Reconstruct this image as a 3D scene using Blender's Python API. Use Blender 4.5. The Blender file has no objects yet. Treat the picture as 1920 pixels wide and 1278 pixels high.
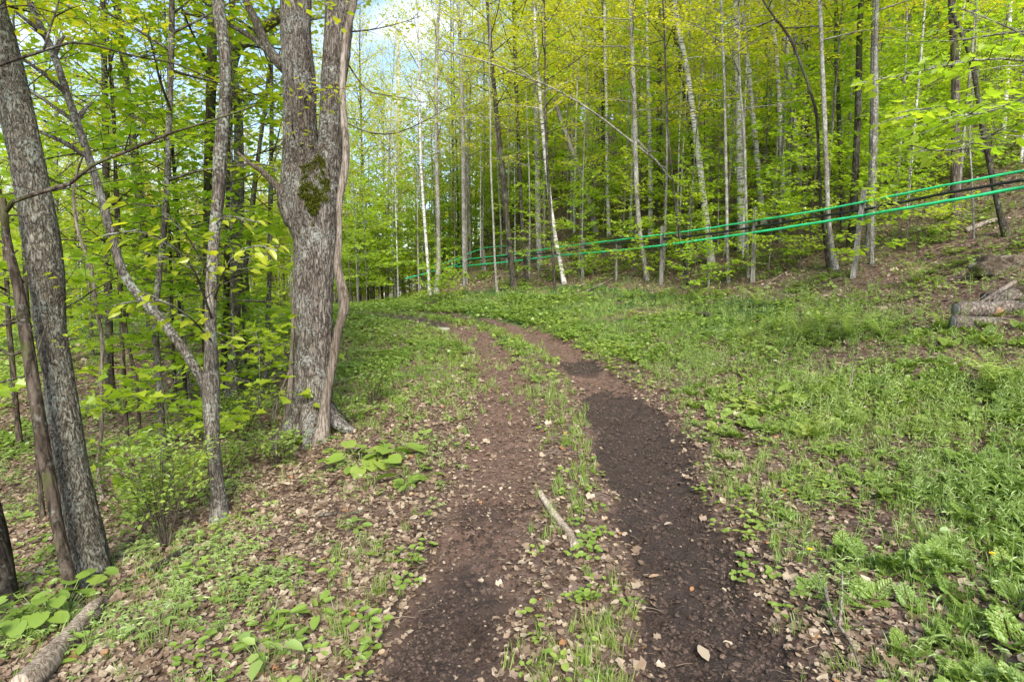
import bpy, math, random
import numpy as np
from mathutils import Vector
R = math.radians
C = bpy.context.scene.collection
SC = bpy.context.scene
rng = np.random.default_rng(7)

# ------------------------------------------------------------------ camera, sky, sun, exposure
CAM = np.array([0.0, 0.0, 2.2]); PITCH = R(6.0); FPX = 1920 * 20 / 36
cd = bpy.data.cameras.new('camera'); cd.lens = 20; cd.sensor_width = 36; cd.clip_end = 2000; cd.clip_start = 0.05
cam = bpy.data.objects.new('camera', cd); C.objects.link(cam)
cam.location = CAM; cam.rotation_euler = (math.pi / 2 - PITCH, 0, 0); SC.camera = cam
SUN_EL, SUN_AZ = 41, 172           # azimuth clockwise from +Y
w = bpy.data.worlds.new('World'); SC.world = w; w.use_nodes = True
nt = w.node_tree; nt.nodes.clear()
out = nt.nodes.new('ShaderNodeOutputWorld'); bg = nt.nodes.new('ShaderNodeBackground')
sky = nt.nodes.new('ShaderNodeTexSky'); sky.sky_type = 'NISHITA'; sky.sun_disc = False
sky.sun_elevation = R(SUN_EL); sky.sun_rotation = R(SUN_AZ); sky.air_density = 1.0; sky.dust_density = 1.5
tc = nt.nodes.new('ShaderNodeTexCoord'); mp = nt.nodes.new('ShaderNodeMapping'); mp.inputs['Scale'].default_value = (1, 1, 2.2)
nz = nt.nodes.new('ShaderNodeTexNoise'); nz.inputs['Scale'].default_value = 3.2; nz.inputs['Detail'].default_value = 8; nz.inputs['Roughness'].default_value = .58
cr = nt.nodes.new('ShaderNodeValToRGB'); cr.color_ramp.elements[0].position = .52; cr.color_ramp.elements[1].position = .70
mx = nt.nodes.new('ShaderNodeMix'); mx.data_type = 'RGBA'; mx.inputs['B'].default_value = (4.3, 4.5, 5.0, 1)
L = nt.links.new
L(tc.outputs['Generated'], mp.inputs[0]); L(mp.outputs[0], nz.inputs['Vector']); L(nz.outputs['Fac'], cr.inputs[0])
L(cr.outputs[0], mx.inputs['Factor']); L(sky.outputs[0], mx.inputs['A']); L(mx.outputs['Result'], bg.inputs['Color'])
bg.inputs['Strength'].default_value = .15; L(bg.outputs[0], out.inputs[0])
sl = bpy.data.lights.new('sun', 'SUN'); sl.energy = 2.3; sl.angle = R(22); sl.color = (1, .95, .87)
so = bpy.data.objects.new('sun', sl); C.objects.link(so)
sd = Vector((math.sin(R(SUN_AZ)) * math.cos(R(SUN_EL)), math.cos(R(SUN_AZ)) * math.cos(R(SUN_EL)), math.sin(R(SUN_EL))))
so.rotation_euler = sd.to_track_quat('Z', 'Y').to_euler()
so.location = (0, -5, 30)
SC.view_settings.view_transform = 'Standard'; SC.view_settings.look = 'None'; SC.view_settings.gamma = 1
SC.view_settings.exposure = 1.27
SC.cycles.max_bounces = 10; SC.cycles.diffuse_bounces = 6; SC.cycles.transmission_bounces = 5; SC.cycles.glossy_bounces = 2
SC.cycles.caustics_reflective = False; SC.cycles.caustics_refractive = False

def P(px, py, d):
    """world point at photo pixel and depth along the view axis"""
    r = (px - 960) / FPX; u = (639 - py) / FPX
    return CAM + d * np.array([r, math.cos(PITCH) + u * math.sin(PITCH), -math.sin(PITCH) + u * math.cos(PITCH)])
def proj(p):
    q = np.asarray(p) - CAM
    dep = q[1] * math.cos(PITCH) - q[2] * math.sin(PITCH)
    up = q[1] * math.sin(PITCH) + q[2] * math.cos(PITCH)
    return 960 + FPX * q[0] / dep, 639 - FPX * up / dep, dep

# ------------------------------------------------------------------ noise
_T = np.random.default_rng(3).random((64, 64, 64)).astype(np.float32)
def vn(x, y, z=0.0):
    x, y, z = np.broadcast_arrays(np.asarray(x, float), np.asarray(y, float), np.asarray(z, float))
    xi = np.floor(x); yi = np.floor(y); zi = np.floor(z)
    fx = x - xi; fy = y - yi; fz = z - zi
    fx = fx * fx * (3 - 2 * fx); fy = fy * fy * (3 - 2 * fy); fz = fz * fz * (3 - 2 * fz)
    a = xi.astype(int) & 63; b = yi.astype(int) & 63; c = zi.astype(int) & 63
    a1 = (a + 1) & 63; b1 = (b + 1) & 63; c1 = (c + 1) & 63
    def l(p, q, t): return p + (q - p) * t
    return l(l(l(_T[a, b, c], _T[a1, b, c], fx), l(_T[a, b1, c], _T[a1, b1, c], fx), fy),
             l(l(_T[a, b, c1], _T[a1, b, c1], fx), l(_T[a, b1, c1], _T[a1, b1, c1], fx), fy), fz)
def fbm(x, y, z=0.0, o=4):
    s = 0; a = .5; t = 0
    for k in range(o):
        s = s + a * vn(x * 2 ** k + 11 * k, y * 2 ** k + 5 * k, z * 2 ** k + 3 * k); t += a; a *= .5
    return s / t
def sstep(a, b, x):
    t = np.clip((x - a) / (b - a), 0, 1); return t * t * (3 - 2 * t)

# ------------------------------------------------------------------ terrain
def spline(p, n):
    p = np.asarray(p, float); m = len(p)
    if m == 2:
        t = np.linspace(0, 1, n)[:, None]; return p[0] + (p[1] - p[0]) * t
    s = np.r_[0, np.cumsum(np.linalg.norm(np.diff(p[:, :3], axis=0), axis=1))]
    q = np.linspace(0, s[-1], n); i = np.clip(np.searchsorted(s, q, 'right') - 1, 0, m - 2)
    tg = np.empty_like(p); tg[1:-1] = (p[2:] - p[:-2]) / (s[2:] - s[:-2])[:, None]
    tg[0] = (p[1] - p[0]) / (s[1] - s[0]); tg[-1] = (p[-1] - p[-2]) / (s[-1] - s[-2])
    h = (s[i + 1] - s[i])[:, None]; t = ((q - s[i])[:, None]) / h
    return ((2 * t**3 - 3 * t**2 + 1) * p[i] + (t**3 - 2 * t**2 + t) * h * tg[i] + (-2 * t**3 + 3 * t**2) * p[i + 1] + (t**3 - t**2) * h * tg[i + 1])
TR = spline([(.2, -30, 0), (.25, -5, 0), (.38, 2.9, 0), (.53, 4.8, 0), (.68, 7.3, 0), (.6, 10, 0), (.3, 12, 0), (-.3, 14, 0), (-1.5, 16, 0),
             (-3.4, 17.8, 0), (-6, 19.3, 0), (-10, 20.6, 0), (-16, 22, 0), (-28, 24, 0), (-60, 28, 0)], 420)[:, :2]
_tt = np.gradient(TR, axis=0); _tt /= np.linalg.norm(_tt, axis=1)[:, None]
_ts = np.r_[0, np.cumsum(np.linalg.norm(np.diff(TR, axis=0), axis=1))]; _ts -= 30.0      # s is roughly y near the camera
TZ = np.interp(_ts, [-30, 0, 3, 5, 7.3, 11, 13, 16, 20, 24, 28, 36, 60], [-.6, 0, 0, .1, .3, .62, .82, 1.06, 1.24, 1.1, .85, .2, -1.8])
def trail(x, y):
    x = np.asarray(x, float).ravel(); y = np.asarray(y, float).ravel()
    s = np.empty_like(x); d = np.empty_like(x); z = np.empty_like(x)
    for a in range(0, len(x), 20000):
        X = x[a:a + 20000]; Y = y[a:a + 20000]
        q = (X[:, None] - TR[:, 0])**2 + (Y[:, None] - TR[:, 1])**2
        i = q.argmin(1); m = np.sqrt(q[np.arange(len(X)), i])
        dx = X - TR[i, 0]; dy = Y - TR[i, 1]
        sg = np.sign(dx * _tt[i, 1] - dy * _tt[i, 0]); al = dx * _tt[i, 0] + dy * _tt[i, 1]
        s[a:a + 20000] = _ts[i] + al
        d[a:a + 20000] = np.where(m < 1.5, dx * _tt[i, 1] - dy * _tt[i, 0], sg * m)
        wt = np.exp(-(np.sqrt(q) - m[:, None]) / 1.2)
        z[a:a + 20000] = (wt * TZ).sum(1) / wt.sum(1)
    return s, d, z
PD = np.array([-400, -60, -20, -12, -8, -5, -2.6, -1.3, 1.2, 2, 4.5, 6.2, 8.2, 12, 20, 32, 60, 110, 400])
PZ = np.array([-30, -7, -3.0, -1.75, -1.12, -.62, -.12, 0, 0, .08, .55, 1.0, 1.75, 3.5, 7.3, 12.2, 22, 34, 60])
_pd = np.linspace(-60, 60, 2401); _pz = np.interp(_pd, PD, PZ); _k = np.hanning(31); _k /= _k.sum()
_pz = np.convolve(np.pad(_pz, 15, mode='edge'), _k, 'valid')
def rut_w(s, d):
    nzv = (vn(s * 1.3, 3.3) - .5) * .22 + (fbm(s * 2.6, d * 2.6, 8.0, 3) - .5) * .55
    left = np.exp(-(np.abs(d + .78 + nzv * .5) / .42) ** 3)
    wide = .455 + .16 * sstep(5.5, 7, s) * (1 - sstep(8, 9.3, s))
    right = np.exp(-(np.abs(d - .80 + nzv * .5 - .12 * sstep(5.5, 7, s) * (1 - sstep(8, 9.3, s))) / wide) ** 4)
    ex = 1 - .55 * sstep(11, 14, s)
    return np.maximum(left, 1e-9) ** ex, np.maximum(right, 1e-9) ** ex * (1 - .12 * sstep(11.3, 13, s))
def H(x, y, full=False):
    shp = np.shape(x); x = np.asarray(x, float).ravel(); y = np.asarray(y, float).ravel()
    s, d, zt = trail(x, y)
    pr = np.where(np.abs(d) < 59, np.interp(d, _pd, _pz), np.interp(d, PD, PZ))
    f = np.where(y > 14, 1 - (1 - sstep(-8, 3, x)) * sstep(14, 20, y), 1.0)
    pr = np.where(d > 0, pr * f, pr)
    near = np.exp(-((x * x + y * y) / 18.0 ** 2))
    l, r = rut_w(s, d)
    z = zt + pr + (fbm(x * .35, y * .35) - .5) * .35 * sstep(1.5, 5, np.abs(d)) + (fbm(x * 1.7 + 9, y * 1.7) - .5) * .10
    z = z + (fbm(x * 7, y * 7, 4.0, 3) - .5) * .04 * (.4 + near)
    fade = 1 - sstep(14, 30, s) * .5
    z = z - (l * .065 + r * .12) * fade
    clod = (fbm(x * 16, y * 16, 9.0, 3) - .5)
    z = z + clod * .085 * np.maximum(l * .7, r) * near
    z = z + (np.abs(np.sin(s * 24 + 2 * d)) - .5) * .010 * (r + .6 * l * (s < 6)) * near
    return (z.reshape(shp), s.reshape(shp), d.reshape(shp), l.reshape(shp), r.reshape(shp)) if full else z.reshape(shp)
def h1(x, y): return float(H(np.array([x]), np.array([y]))[0])
def G(px, py):
    ds = np.r_[np.arange(2, 40, .1), np.arange(40, 120, 1.0)]
    pts = np.array([P(px, py, d) for d in ds]); zz = H(pts[:, 0], pts[:, 1]); k = np.where(pts[:, 2] < zz)[0]
    if len(k) == 0: return pts[-1], 120.
    d = ds[k[0]]; p = P(px, py, d); p[2] = h1(p[0], p[1]); return p, float(d)

# ------------------------------------------------------------------ mesh buffers
class Buf:
    def __init__(s): s.V = []; s.F = {}; s.n = 0; s.A = []; s.order = []
    def add(s, V, Fs, var=None, mat=0):
        V = np.asarray(V, float)
        if not isinstance(Fs, list): Fs = [Fs]
        for F in Fs:
            F = np.asarray(F, int)
            if len(F): s.order.append((F + s.n, mat))
        s.V.append(V); s.A.append(np.zeros(len(V)) if var is None else np.broadcast_to(var, (len(V),)).astype(float)); s.n += len(V)
    def build(s, name, mats, parent=None, loc=(0, 0, 0), smooth=True, extra=None):
        m = bpy.data.meshes.new(name)
        V = np.concatenate(s.V) - np.asarray(loc, float) if s.V else np.zeros((0, 3))
        m.vertices.add(len(V)); m.vertices.foreach_set('co', V.astype(np.float32).ravel())
        L_ = np.concatenate([f.ravel() for f, _ in s.order]); cnt = np.concatenate([np.full(len(f), f.shape[1]) for f, _ in s.order])
        mi = np.concatenate([np.full(len(f), k) for f, k in s.order])
        m.loops.add(len(L_)); m.loops.foreach_set('vertex_index', L_.astype(np.int32))
        m.polygons.add(len(cnt)); m.polygons.foreach_set('loop_start', np.r_[0, np.cumsum(cnt)[:-1]].astype(np.int32))
        if not isinstance(mats, (list, tuple)): mats = [mats]
        for q in mats: m.materials.append(q)
        m.polygons.foreach_set('material_index', mi.astype(np.int32))
        m.polygons.foreach_set('use_smooth', np.full(len(cnt), smooth))
        a = m.attributes.new('var', 'FLOAT', 'POINT'); a.data.foreach_set('value', np.concatenate(s.A).astype(np.float32))
        for k, v in (extra or {}).items():
            a = m.attributes.new(k, 'FLOAT', 'POINT'); a.data.foreach_set('value', v.astype(np.float32))
        m.update(calc_edges=True); m.validate(verbose=False)
        o = bpy.data.objects.new(name, m); C.objects.link(o)
        if parent is not None: o.parent = parent
        else: o.location = loc
        return o
def tube(pts, rad, sides=6, cap=True, rough=0.0, fq=6.0, seed=0.0, ridge=False):
    pts = np.asarray(pts, float); n = len(pts); rad = np.broadcast_to(rad, (n,)).astype(float)
    t = np.gradient(pts, axis=0); t /= np.linalg.norm(t, axis=1)[:, None] + 1e-9
    ref = np.array([0, 1.0, 0]) if abs(t[0][1]) < .8 else np.array([1.0, 0, 0])
    u = ref - t * (t @ ref)[:, None]; u /= np.linalg.norm(u, axis=1)[:, None]; v = np.cross(t, u)
    th = np.linspace(0, 2 * np.pi, sides, endpoint=False)
    c = np.cos(th)[None, :]; s = np.sin(th)[None, :]
    rr = rad[:, None] * np.ones((1, sides))
    if rough:
        arc = np.r_[0, np.cumsum(np.linalg.norm(np.diff(pts, axis=0), axis=1))][:, None]
        ca = c * rad[:, None]; sa = s * rad[:, None]
        big = vn(ca * 3 + seed, sa * 3, arc * 1.3) - .5
        if ridge:
            q = fbm(ca * fq + seed, sa * fq, arc * fq * .16, 3); q = 1 - np.abs(2 * q - 1) * 2.2
            q2 = vn(ca * fq * 2.6, sa * fq * 2.6 + seed, arc * fq * .7)
            rr = rr + rough * (q * .75 + q2 * .5 - .6) + big * np.minimum(rough * 4.2, .05)
        else:
            rr = rr + rough * (fbm(ca * fq + seed, sa * fq, arc * fq * .4, 3) - .5) * 2 + big * rough * 2
    V = pts[:, None, :] + u[:, None, :] * (c * rr)[..., None] + v[:, None, :] * (s * rr)[..., None]
    V = V.reshape(-1, 3); a = np.arange(n - 1)[:, None] * sides; j = np.arange(sides)[None, :]; j1 = (j + 1) % sides
    F = np.stack([a + j, a + j1, a + sides + j1, a + sides + j], -1).reshape(-1, 4)
    Fs = [F]
    if cap:
        V = np.vstack([V, pts[:1], pts[-1:]]); k = n * sides; j = np.arange(sides); j1 = (j + 1) % sides
        Fs.append(np.stack([np.full(sides, k), j1, j], -1)); e = (n - 1) * sides
        Fs.append(np.stack([np.full(sides, k + 1), e + j, e + j1], -1))
    return V, Fs
def twigs(a, b, r0, r1, sag):
    """many three-sided bent twigs from a to b"""
    N = len(a); d = b - a; ln = np.linalg.norm(d, axis=1)[:, None] + 1e-9; dn = d / ln
    ref = np.where(np.abs(dn[:, 2:3]) > .9, [[1., 0, 0]], [[0, 0, 1.]]); u = np.cross(dn, ref); u /= np.linalg.norm(u, axis=1)[:, None]; v = np.cross(dn, u)
    V = []
    for k, t in enumerate((0, .5, 1)):
        c = a + d * t + np.array([0, 0, 1.]) * (sag * ln * (1 - (2 * t - 1) ** 2)); r = r0 + (r1 - r0) * t
        for g in range(3):
            V.append(c + (u * math.cos(g * 2.094) + v * math.sin(g * 2.094)) * np.reshape(r, (-1, 1)))
    V = np.stack(V, 1).reshape(-1, 3); f = []
    for k in range(2):
        for g in range(3): f.append([k * 3 + g, k * 3 + (g + 1) % 3, k * 3 + 3 + (g + 1) % 3, k * 3 + 3 + g])
    F = (np.arange(N)[:, None, None] * 9 + np.array(f)[None]).reshape(-1, 4)
    return V, F
def nrm(a): return a / (np.linalg.norm(a, axis=-1, keepdims=True) + 1e-9)
def stamp(T, pos, dx, nz_, sc):
    """copies of a template (V, [F..]) : x axis along dx, z axis near nz_"""
    TV, TF = T; N = len(pos); dx = nrm(dx); y = nrm(np.cross(nz_, dx)); z = np.cross(dx, y)
    sc = np.broadcast_to(sc, (N,))[:, None, None]
    V = pos[:, None, :] + sc * (TV[None, :, 0:1] * dx[:, None, :] + TV[None, :, 1:2] * y[:, None, :] + TV[None, :, 2:3] * z[:, None, :])
    k = len(TV); Fs = [(np.arange(N)[:, None, None] * k + np.asarray(F)[None]).reshape(-1, np.shape(F)[1]) for F in TF]
    return V.reshape(-1, 3), Fs, k
def put(buf, T, pos, dx, nz_, sc, var=None, mat=0):
    if len(pos) == 0: return
    V, Fs, k = stamp(T, pos, dx, nz_, sc)
    if var is None: var = rng.random(len(pos))
    buf.add(V, Fs, np.repeat(var, k), mat)
A_ = np.array
LQ = (A_([[0, 0, 0], [.45, -.34, .05], [1, 0, -.06], [.45, .34, .05]]), [[[0, 1, 2, 3]]])
LE = (A_([[0, 0, 0], [.3, -.26, .07], [.7, -.2, .04], [1, 0, -.08], [.7, .2, .04], [.3, .26, .07]]), [[[0, 1, 2, 3], [0, 3, 4, 5]]])
_m = [(0, 0), (.12, .3), (-.02, .5), (.3, .42), (.42, .62), (.55, .3), (.68, .24), (1, 0)]
LM = (A_([[x, -y, abs(y) * .18 - x * x * .12] for x, y in _m] + [[x, y, abs(y) * .18 - x * x * .12] for x, y in _m[1:-1][::-1]]),
      [[[0, 1, 2, 3]], [[0, 3, 4, 5, 6, 7], [0, 7, 8, 9, 10, 11][0:6]], [[0, 11, 12, 13]]])
LM = (LM[0], [[[0, 1, 2, 3], [0, 11, 12, 13]], [[0, 3, 4, 5, 6, 7], [0, 7, 8, 9, 10, 11]]])

# ------------------------------------------------------------------ materials
def newmat(name):
    m = bpy.data.materials.new(name); m.use_nodes = True; t = m.node_tree; t.nodes.clear()
    o = t.nodes.new('ShaderNodeOutputMaterial'); return m, t, o
def N_(t, typ, **kw):
    n = t.nodes.new(typ)
    for k, v in kw.items():
        if k in n.inputs: n.inputs[k].default_value = v
        else: setattr(n, k, v)
    return n
def ramp(t, stops, interp='LINEAR'):
    n = t.nodes.new('ShaderNodeValToRGB'); e = n.color_ramp.elements; n.color_ramp.interpolation = interp
    while len(e) < len(stops): e.new(.5)
    for k, (p, c) in enumerate(stops): e[k].position = p; e[k].color = (c[0], c[1], c[2], 1) if len(c) == 3 else c
    return n
def mixc(t, fac, a, b, blend='MIX'):
    n = t.nodes.new('ShaderNodeMix'); n.data_type = 'RGBA'; n.blend_type = blend
    for s, v in (('Factor', fac), ('A', a), ('B', b)):
        if isinstance(v, (int, float)): n.inputs[s].default_value = v
        elif isinstance(v, tuple): n.inputs[s].default_value = (*v, 1)
        else: t.links.new(v, n.inputs[s])
    return n.outputs['Result']
def leafmat(name, c0, c1, c2, trans=.5, gloss=.05, obj_random=.35, tboost=1.25):
    m, t, o = newmat(name); lk = t.links.new
    at = N_(t, 'ShaderNodeAttribute', attribute_name='var'); geo = N_(t, 'ShaderNodeNewGeometry')
    nz = N_(t, 'ShaderNodeTexNoise', Scale=.45, Detail=2.0); lk(geo.outputs['Position'], nz.inputs['Vector'])
    oi = N_(t, 'ShaderNodeObjectInfo')
    ma = N_(t, 'ShaderNodeMath', operation='MULTIPLY_ADD'); lk(at.outputs['Fac'], ma.inputs[0]); ma.inputs[1].default_value = .45
    m2 = N_(t, 'ShaderNodeMath', operation='MULTIPLY_ADD'); lk(nz.outputs['Fac'], m2.inputs[0]); m2.inputs[1].default_value = .9; m2.inputs[2].default_value = -.25 - obj_random * .2
    m3 = N_(t, 'ShaderNodeMath', operation='MULTIPLY_ADD'); lk(oi.outputs['Random'], m3.inputs[0]); m3.inputs[1].default_value = obj_random; lk(m2.outputs[0], m3.inputs[2])
    lk(m3.outputs[0], ma.inputs[2])
    r = ramp(t, [(0, c0), (.5, c1), (1, c2)]); lk(ma.outputs[0], r.inputs[0])
    d = N_(t, 'ShaderNodeBsdfDiffuse'); tr = N_(t, 'ShaderNodeBsdfTranslucent'); ms = N_(t, 'ShaderNodeMixShader', Fac=trans)
    tcol = mixc(t, 1.0, r.outputs[0], (tboost, tboost * .98, .8), 'MULTIPLY')
    lk(r.outputs[0], d.inputs[0]); lk(tcol, tr.inputs[0]); lk(d.outputs[0], ms.inputs[1]); lk(tr.outputs[0], ms.inputs[2])
    if gloss:
        g = N_(t, 'ShaderNodeBsdfGlossy', Roughness=.45); g.inputs[0].default_value = (.8, .85, .8, 1); m4 = N_(t, 'ShaderNodeMixShader', Fac=gloss)
        lk(ms.outputs[0], m4.inputs[1]); lk(g.outputs[0], m4.inputs[2]); lk(m4.outputs[0], o.inputs[0])
    else: lk(ms.outputs[0], o.inputs[0])
    return m
M = {}
M['maple_leaf'] = leafmat('maple_leaf', (.32, .43, .025), (.52, .58, .03), (.74, .64, .045), .62, tboost=1.3)
M['under_leaf'] = leafmat('under_leaf', (.24, .42, .03), (.39, .55, .035), (.56, .63, .045), .62, tboost=1.3)
M['big_leaf'] = leafmat('big_leaf', (.16, .32, .03), (.27, .42, .04), (.42, .45, .06), .5)
M['herb'] = leafmat('herb', (.15, .25, .035), (.27, .39, .06), (.45, .50, .11), .4, .06, 0)
M['weed'] = leafmat('weed', (.20, .30, .07), (.32, .44, .11), (.50, .54, .17), .38, .06, 0)
M['grass'] = leafmat('grass', (.16, .28, .04), (.29, .42, .07), (.50, .50, .18), .4, .06, 0)
M['fern'] = leafmat('fern', (.30, .44, .08), (.42, .55, .11), (.52, .60, .15), .45, .04, .2)
M['moss'] = leafmat('moss', (.07, .085, .012), (.12, .14, .02), (.19, .19, .035), .2, 0, 0)
def barkmat(name, dark, mid, light, lichen=(.36, .40, .33), lic=.3, sc=14., zs=.18, bump=.6, dist=.02, moss=0.0):
    m, t, o = newmat(name); lk = t.links.new
    tcn = N_(t, 'ShaderNodeTexCoord'); mpn = N_(t, 'ShaderNodeMapping'); mpn.inputs['Scale'].default_value = (1, 1, zs)
    lk(tcn.outputs['Object'], mpn.inputs[0])
    wn = N_(t, 'ShaderNodeTexNoise', Scale=sc * .6, Detail=3.0); lk(mpn.outputs[0], wn.inputs['Vector'])
    wv = N_(t, 'ShaderNodeVectorMath', operation='MULTIPLY_ADD'); wv.inputs[1].default_value = (.08, .08, .08); lk(wn.outputs['Color'], wv.inputs[0]); lk(mpn.outputs[0], wv.inputs[2])
    vn_ = N_(t, 'ShaderNodeTexNoise', Scale=sc * 1.15, Detail=2.0, Roughness=.5); lk(wv.outputs[0], vn_.inputs['Vector'])
    v1 = N_(t, 'ShaderNodeMath', operation='SUBTRACT'); lk(vn_.outputs['Fac'], v1.inputs[0]); v1.inputs[1].default_value = .5
    v2 = N_(t, 'ShaderNodeMath', operation='ABSOLUTE'); lk(v1.outputs[0], v2.inputs[0])
    vo = N_(t, 'ShaderNodeMath', operation='POWER'); lk(v2.outputs[0], vo.inputs[0]); vo.inputs[1].default_value = .6
    n1 = N_(t, 'ShaderNodeTexNoise', Scale=sc * 3, Detail=8.0, Roughness=.7); lk(mpn.outputs[0], n1.inputs['Vector'])
    ad = N_(t, 'ShaderNodeMath', operation='MULTIPLY_ADD'); lk(vo.outputs[0], ad.inputs[0]); ad.inputs[1].default_value = 1.25
    n1m = N_(t, 'ShaderNodeMath', operation='MULTIPLY_ADD'); lk(n1.outputs['Fac'], n1m.inputs[0]); n1m.inputs[1].default_value = .95; n1m.inputs[2].default_value = -.38
    lk(n1m.outputs[0], ad.inputs[2])
    r = ramp(t, [(.12, dark), (.40, mid), (.72, light)]); lk(ad.outputs[0], r.inputs[0])
    n2 = N_(t, 'ShaderNodeTexNoise', Scale=3.2, Detail=6.0, Roughness=.65); lk(tcn.outputs['Object'], n2.inputs['Vector'])
    n3 = N_(t, 'ShaderNodeTexNoise', Scale=38., Detail=4.0); lk(tcn.outputs['Object'], n3.inputs['Vector'])
    mu = N_(t, 'ShaderNodeMath', operation='MULTIPLY'); lk(n2.outputs['Fac'], mu.inputs[0]); lk(n3.outputs['Fac'], mu.inputs[1])
    lr = ramp(t, [(.30 - .1 * lic, (0, 0, 0)), (.42 - .1 * lic, (1, 1, 1))]); lk(mu.outputs[0], lr.inputs[0])
    lf = N_(t, 'ShaderNodeMath', operation='MULTIPLY'); lk(lr.outputs[0], lf.inputs[0]); lf.inputs[1].default_value = min(1, lic * 2)
    n5 = N_(t, 'ShaderNodeTexNoise', Scale=1.7, Detail=3.0); lk(mpn.outputs[0], n5.inputs['Vector'])
    r5 = ramp(t, [(.35, (.62, .58, .54)), (.65, (1.25, 1.24, 1.22))]); lk(n5.outputs['Fac'], r5.inputs[0])
    col = mixc(t, 1.0, r.outputs[0], r5.outputs[0], 'MULTIPLY')
    col = mixc(t, lf.outputs[0], col, lichen)
    if moss:
        n4 = N_(t, 'ShaderNodeTexNoise', Scale=2.3, Detail=5.0); lk(tcn.outputs['Object'], n4.inputs['Vector'])
        mr = ramp(t, [(.52, (0, 0, 0)), (.62, (moss, moss, moss))]); lk(n4.outputs['Fac'], mr.inputs[0])
        col = mixc(t, mr.outputs[0], col, (.075, .095, .02))
    b = N_(t, 'ShaderNodeBsdfPrincipled', Roughness=.92); b.inputs['Specular IOR Level'].default_value = .2; lk(col, b.inputs['Base Color'])
    bp = N_(t, 'ShaderNodeBump', Strength=bump, Distance=dist); lk(ad.outputs[0], bp.inputs['Height']); lk(bp.outputs[0], b.inputs['Normal'])
    lk(b.outputs[0], o.inputs[0]); return m
M['bark_grey'] = barkmat('bark_grey', (.04, .035, .028), (.17, .15, .125), (.36, .335, .29), lic=.4, sc=28, zs=.22)
M['bark_brown'] = barkmat('bark_brown', (.028, .022, .017), (.10, .08, .06), (.20, .17, .14), lic=.15, moss=.5)
M['bark_dark'] = barkmat('bark_dark', (.018, .015, .012), (.065, .055, .042), (.14, .12, .10), lic=.2, moss=.5)
M['bark_old'] = barkmat('bark_old', (.035, .028, .022), (.21, .18, .15), (.46, .43, .38), lichen=(.42, .45, .41), lic=.4, sc=26, zs=.2, bump=1., dist=.03)
M['bark_ash'] = barkmat('bark_ash', (.035, .028, .02), (.19, .175, .135), (.42, .43, .35), lichen=(.30, .35, .29), lic=.35, sc=30, zs=.34, bump=1., dist=.03)
M['pale_wood'] = barkmat('pale_wood', (.22, .165, .12), (.50, .42, .33), (.68, .60, .50), lic=.1, sc=24, zs=.1, bump=.7)
M['bark_pale'] = barkmat('bark_pale', (.07, .065, .055), (.28, .265, .235), (.50, .48, .44), lichen=(.45, .47, .41), lic=.4, sc=26, zs=.3)
M['dead_wood'] = barkmat('dead_wood', (.10, .075, .055), (.27, .23, .19), (.42, .38, .34), lic=.15, sc=22, zs=.08, bump=.6)
M['log_bark'] = barkmat('log_bark', (.035, .027, .02), (.14, .115, .095), (.27, .235, .20), lic=.1, sc=18, zs=.7)
M['raw_wood'] = barkmat('raw_wood', (.20, .12, .07), (.34, .21, .13), (.45, .32, .22), lic=0, sc=20, zs=.2, bump=.3)
M['rock'] = barkmat('rock', (.04, .03, .022), (.11, .085, .06), (.20, .17, .13), lic=.25, sc=4, zs=1, moss=1., bump=.6)
def birchmat():
    m, t, o = newmat('bark_birch'); lk = t.links.new
    tcn = N_(t, 'ShaderNodeTexCoord'); mpn = N_(t, 'ShaderNodeMapping'); mpn.inputs['Scale'].default_value = (3, 3, 16); lk(tcn.outputs['Object'], mpn.inputs[0])
    n1 = N_(t, 'ShaderNodeTexNoise', Scale=1.6, Detail=5.0, Roughness=.6); lk(mpn.outputs[0], n1.inputs['Vector'])
    r = ramp(t, [(.40, (.05, .045, .04)), (.47, (.42, .40, .36)), (.6, (.62, .60, .56))]); lk(n1.outputs['Fac'], r.inputs[0])
    n2 = N_(t, 'ShaderNodeTexNoise', Scale=1.1, Detail=4.0); lk(tcn.outputs['Object'], n2.inputs['Vector'])
    r2 = ramp(t, [(.55, (0, 0, 0)), (.68, (1, 1, 1))]); lk(n2.outputs['Fac'], r2.inputs[0])
    col = mixc(t, r2.outputs[0], r.outputs[0], (.13, .115, .095))
    b = N_(t, 'ShaderNodeBsdfPrincipled', Roughness=.8); lk(col, b.inputs['Base Color'])
    bp = N_(t, 'ShaderNodeBump', Strength=.3, Distance=.01); lk(n1.outputs['Fac'], bp.inputs['Height']); lk(bp.outputs[0], b.inputs['Normal']); lk(b.outputs[0], o.inputs[0]); return m
M['bark_birch'] = birchmat()
def plain(name, col, rough=.5, spec=.5, noise=.25, scale=20., metal=0.):
    m, t, o = newmat(name); lk = t.links.new; tcn = N_(t, 'ShaderNodeTexCoord')
    n = N_(t, 'ShaderNodeTexNoise', Scale=scale, Detail=5.0); lk(tcn.outputs['Object'], n.inputs['Vector'])
    r = ramp(t, [(.3, tuple(c * (1 - noise) for c in col)), (.7, tuple(min(1, c * (1 + noise)) for c in col))]); lk(n.outputs['Fac'], r.inputs[0])
    b = N_(t, 'ShaderNodeBsdfPrincipled', Roughness=rough, Metallic=metal); b.inputs['Specular IOR Level'].default_value = spec
    lk(r.outputs[0], b.inputs['Base Color']); lk(b.outputs[0], o.inputs[0]); return m
M['green_pipe'] = plain('green_pipe', (.03, .55, .21), .5, noise=.22, scale=5)
M['black_pipe'] = plain('black_pipe', (.016, .017, .018), .45, noise=.3)
M['post_wood'] = barkmat('post_wood', (.12, .11, .10), (.27, .26, .25), (.38, .37, .36), lic=.1, sc=20, zs=.05, bump=.3)
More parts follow.
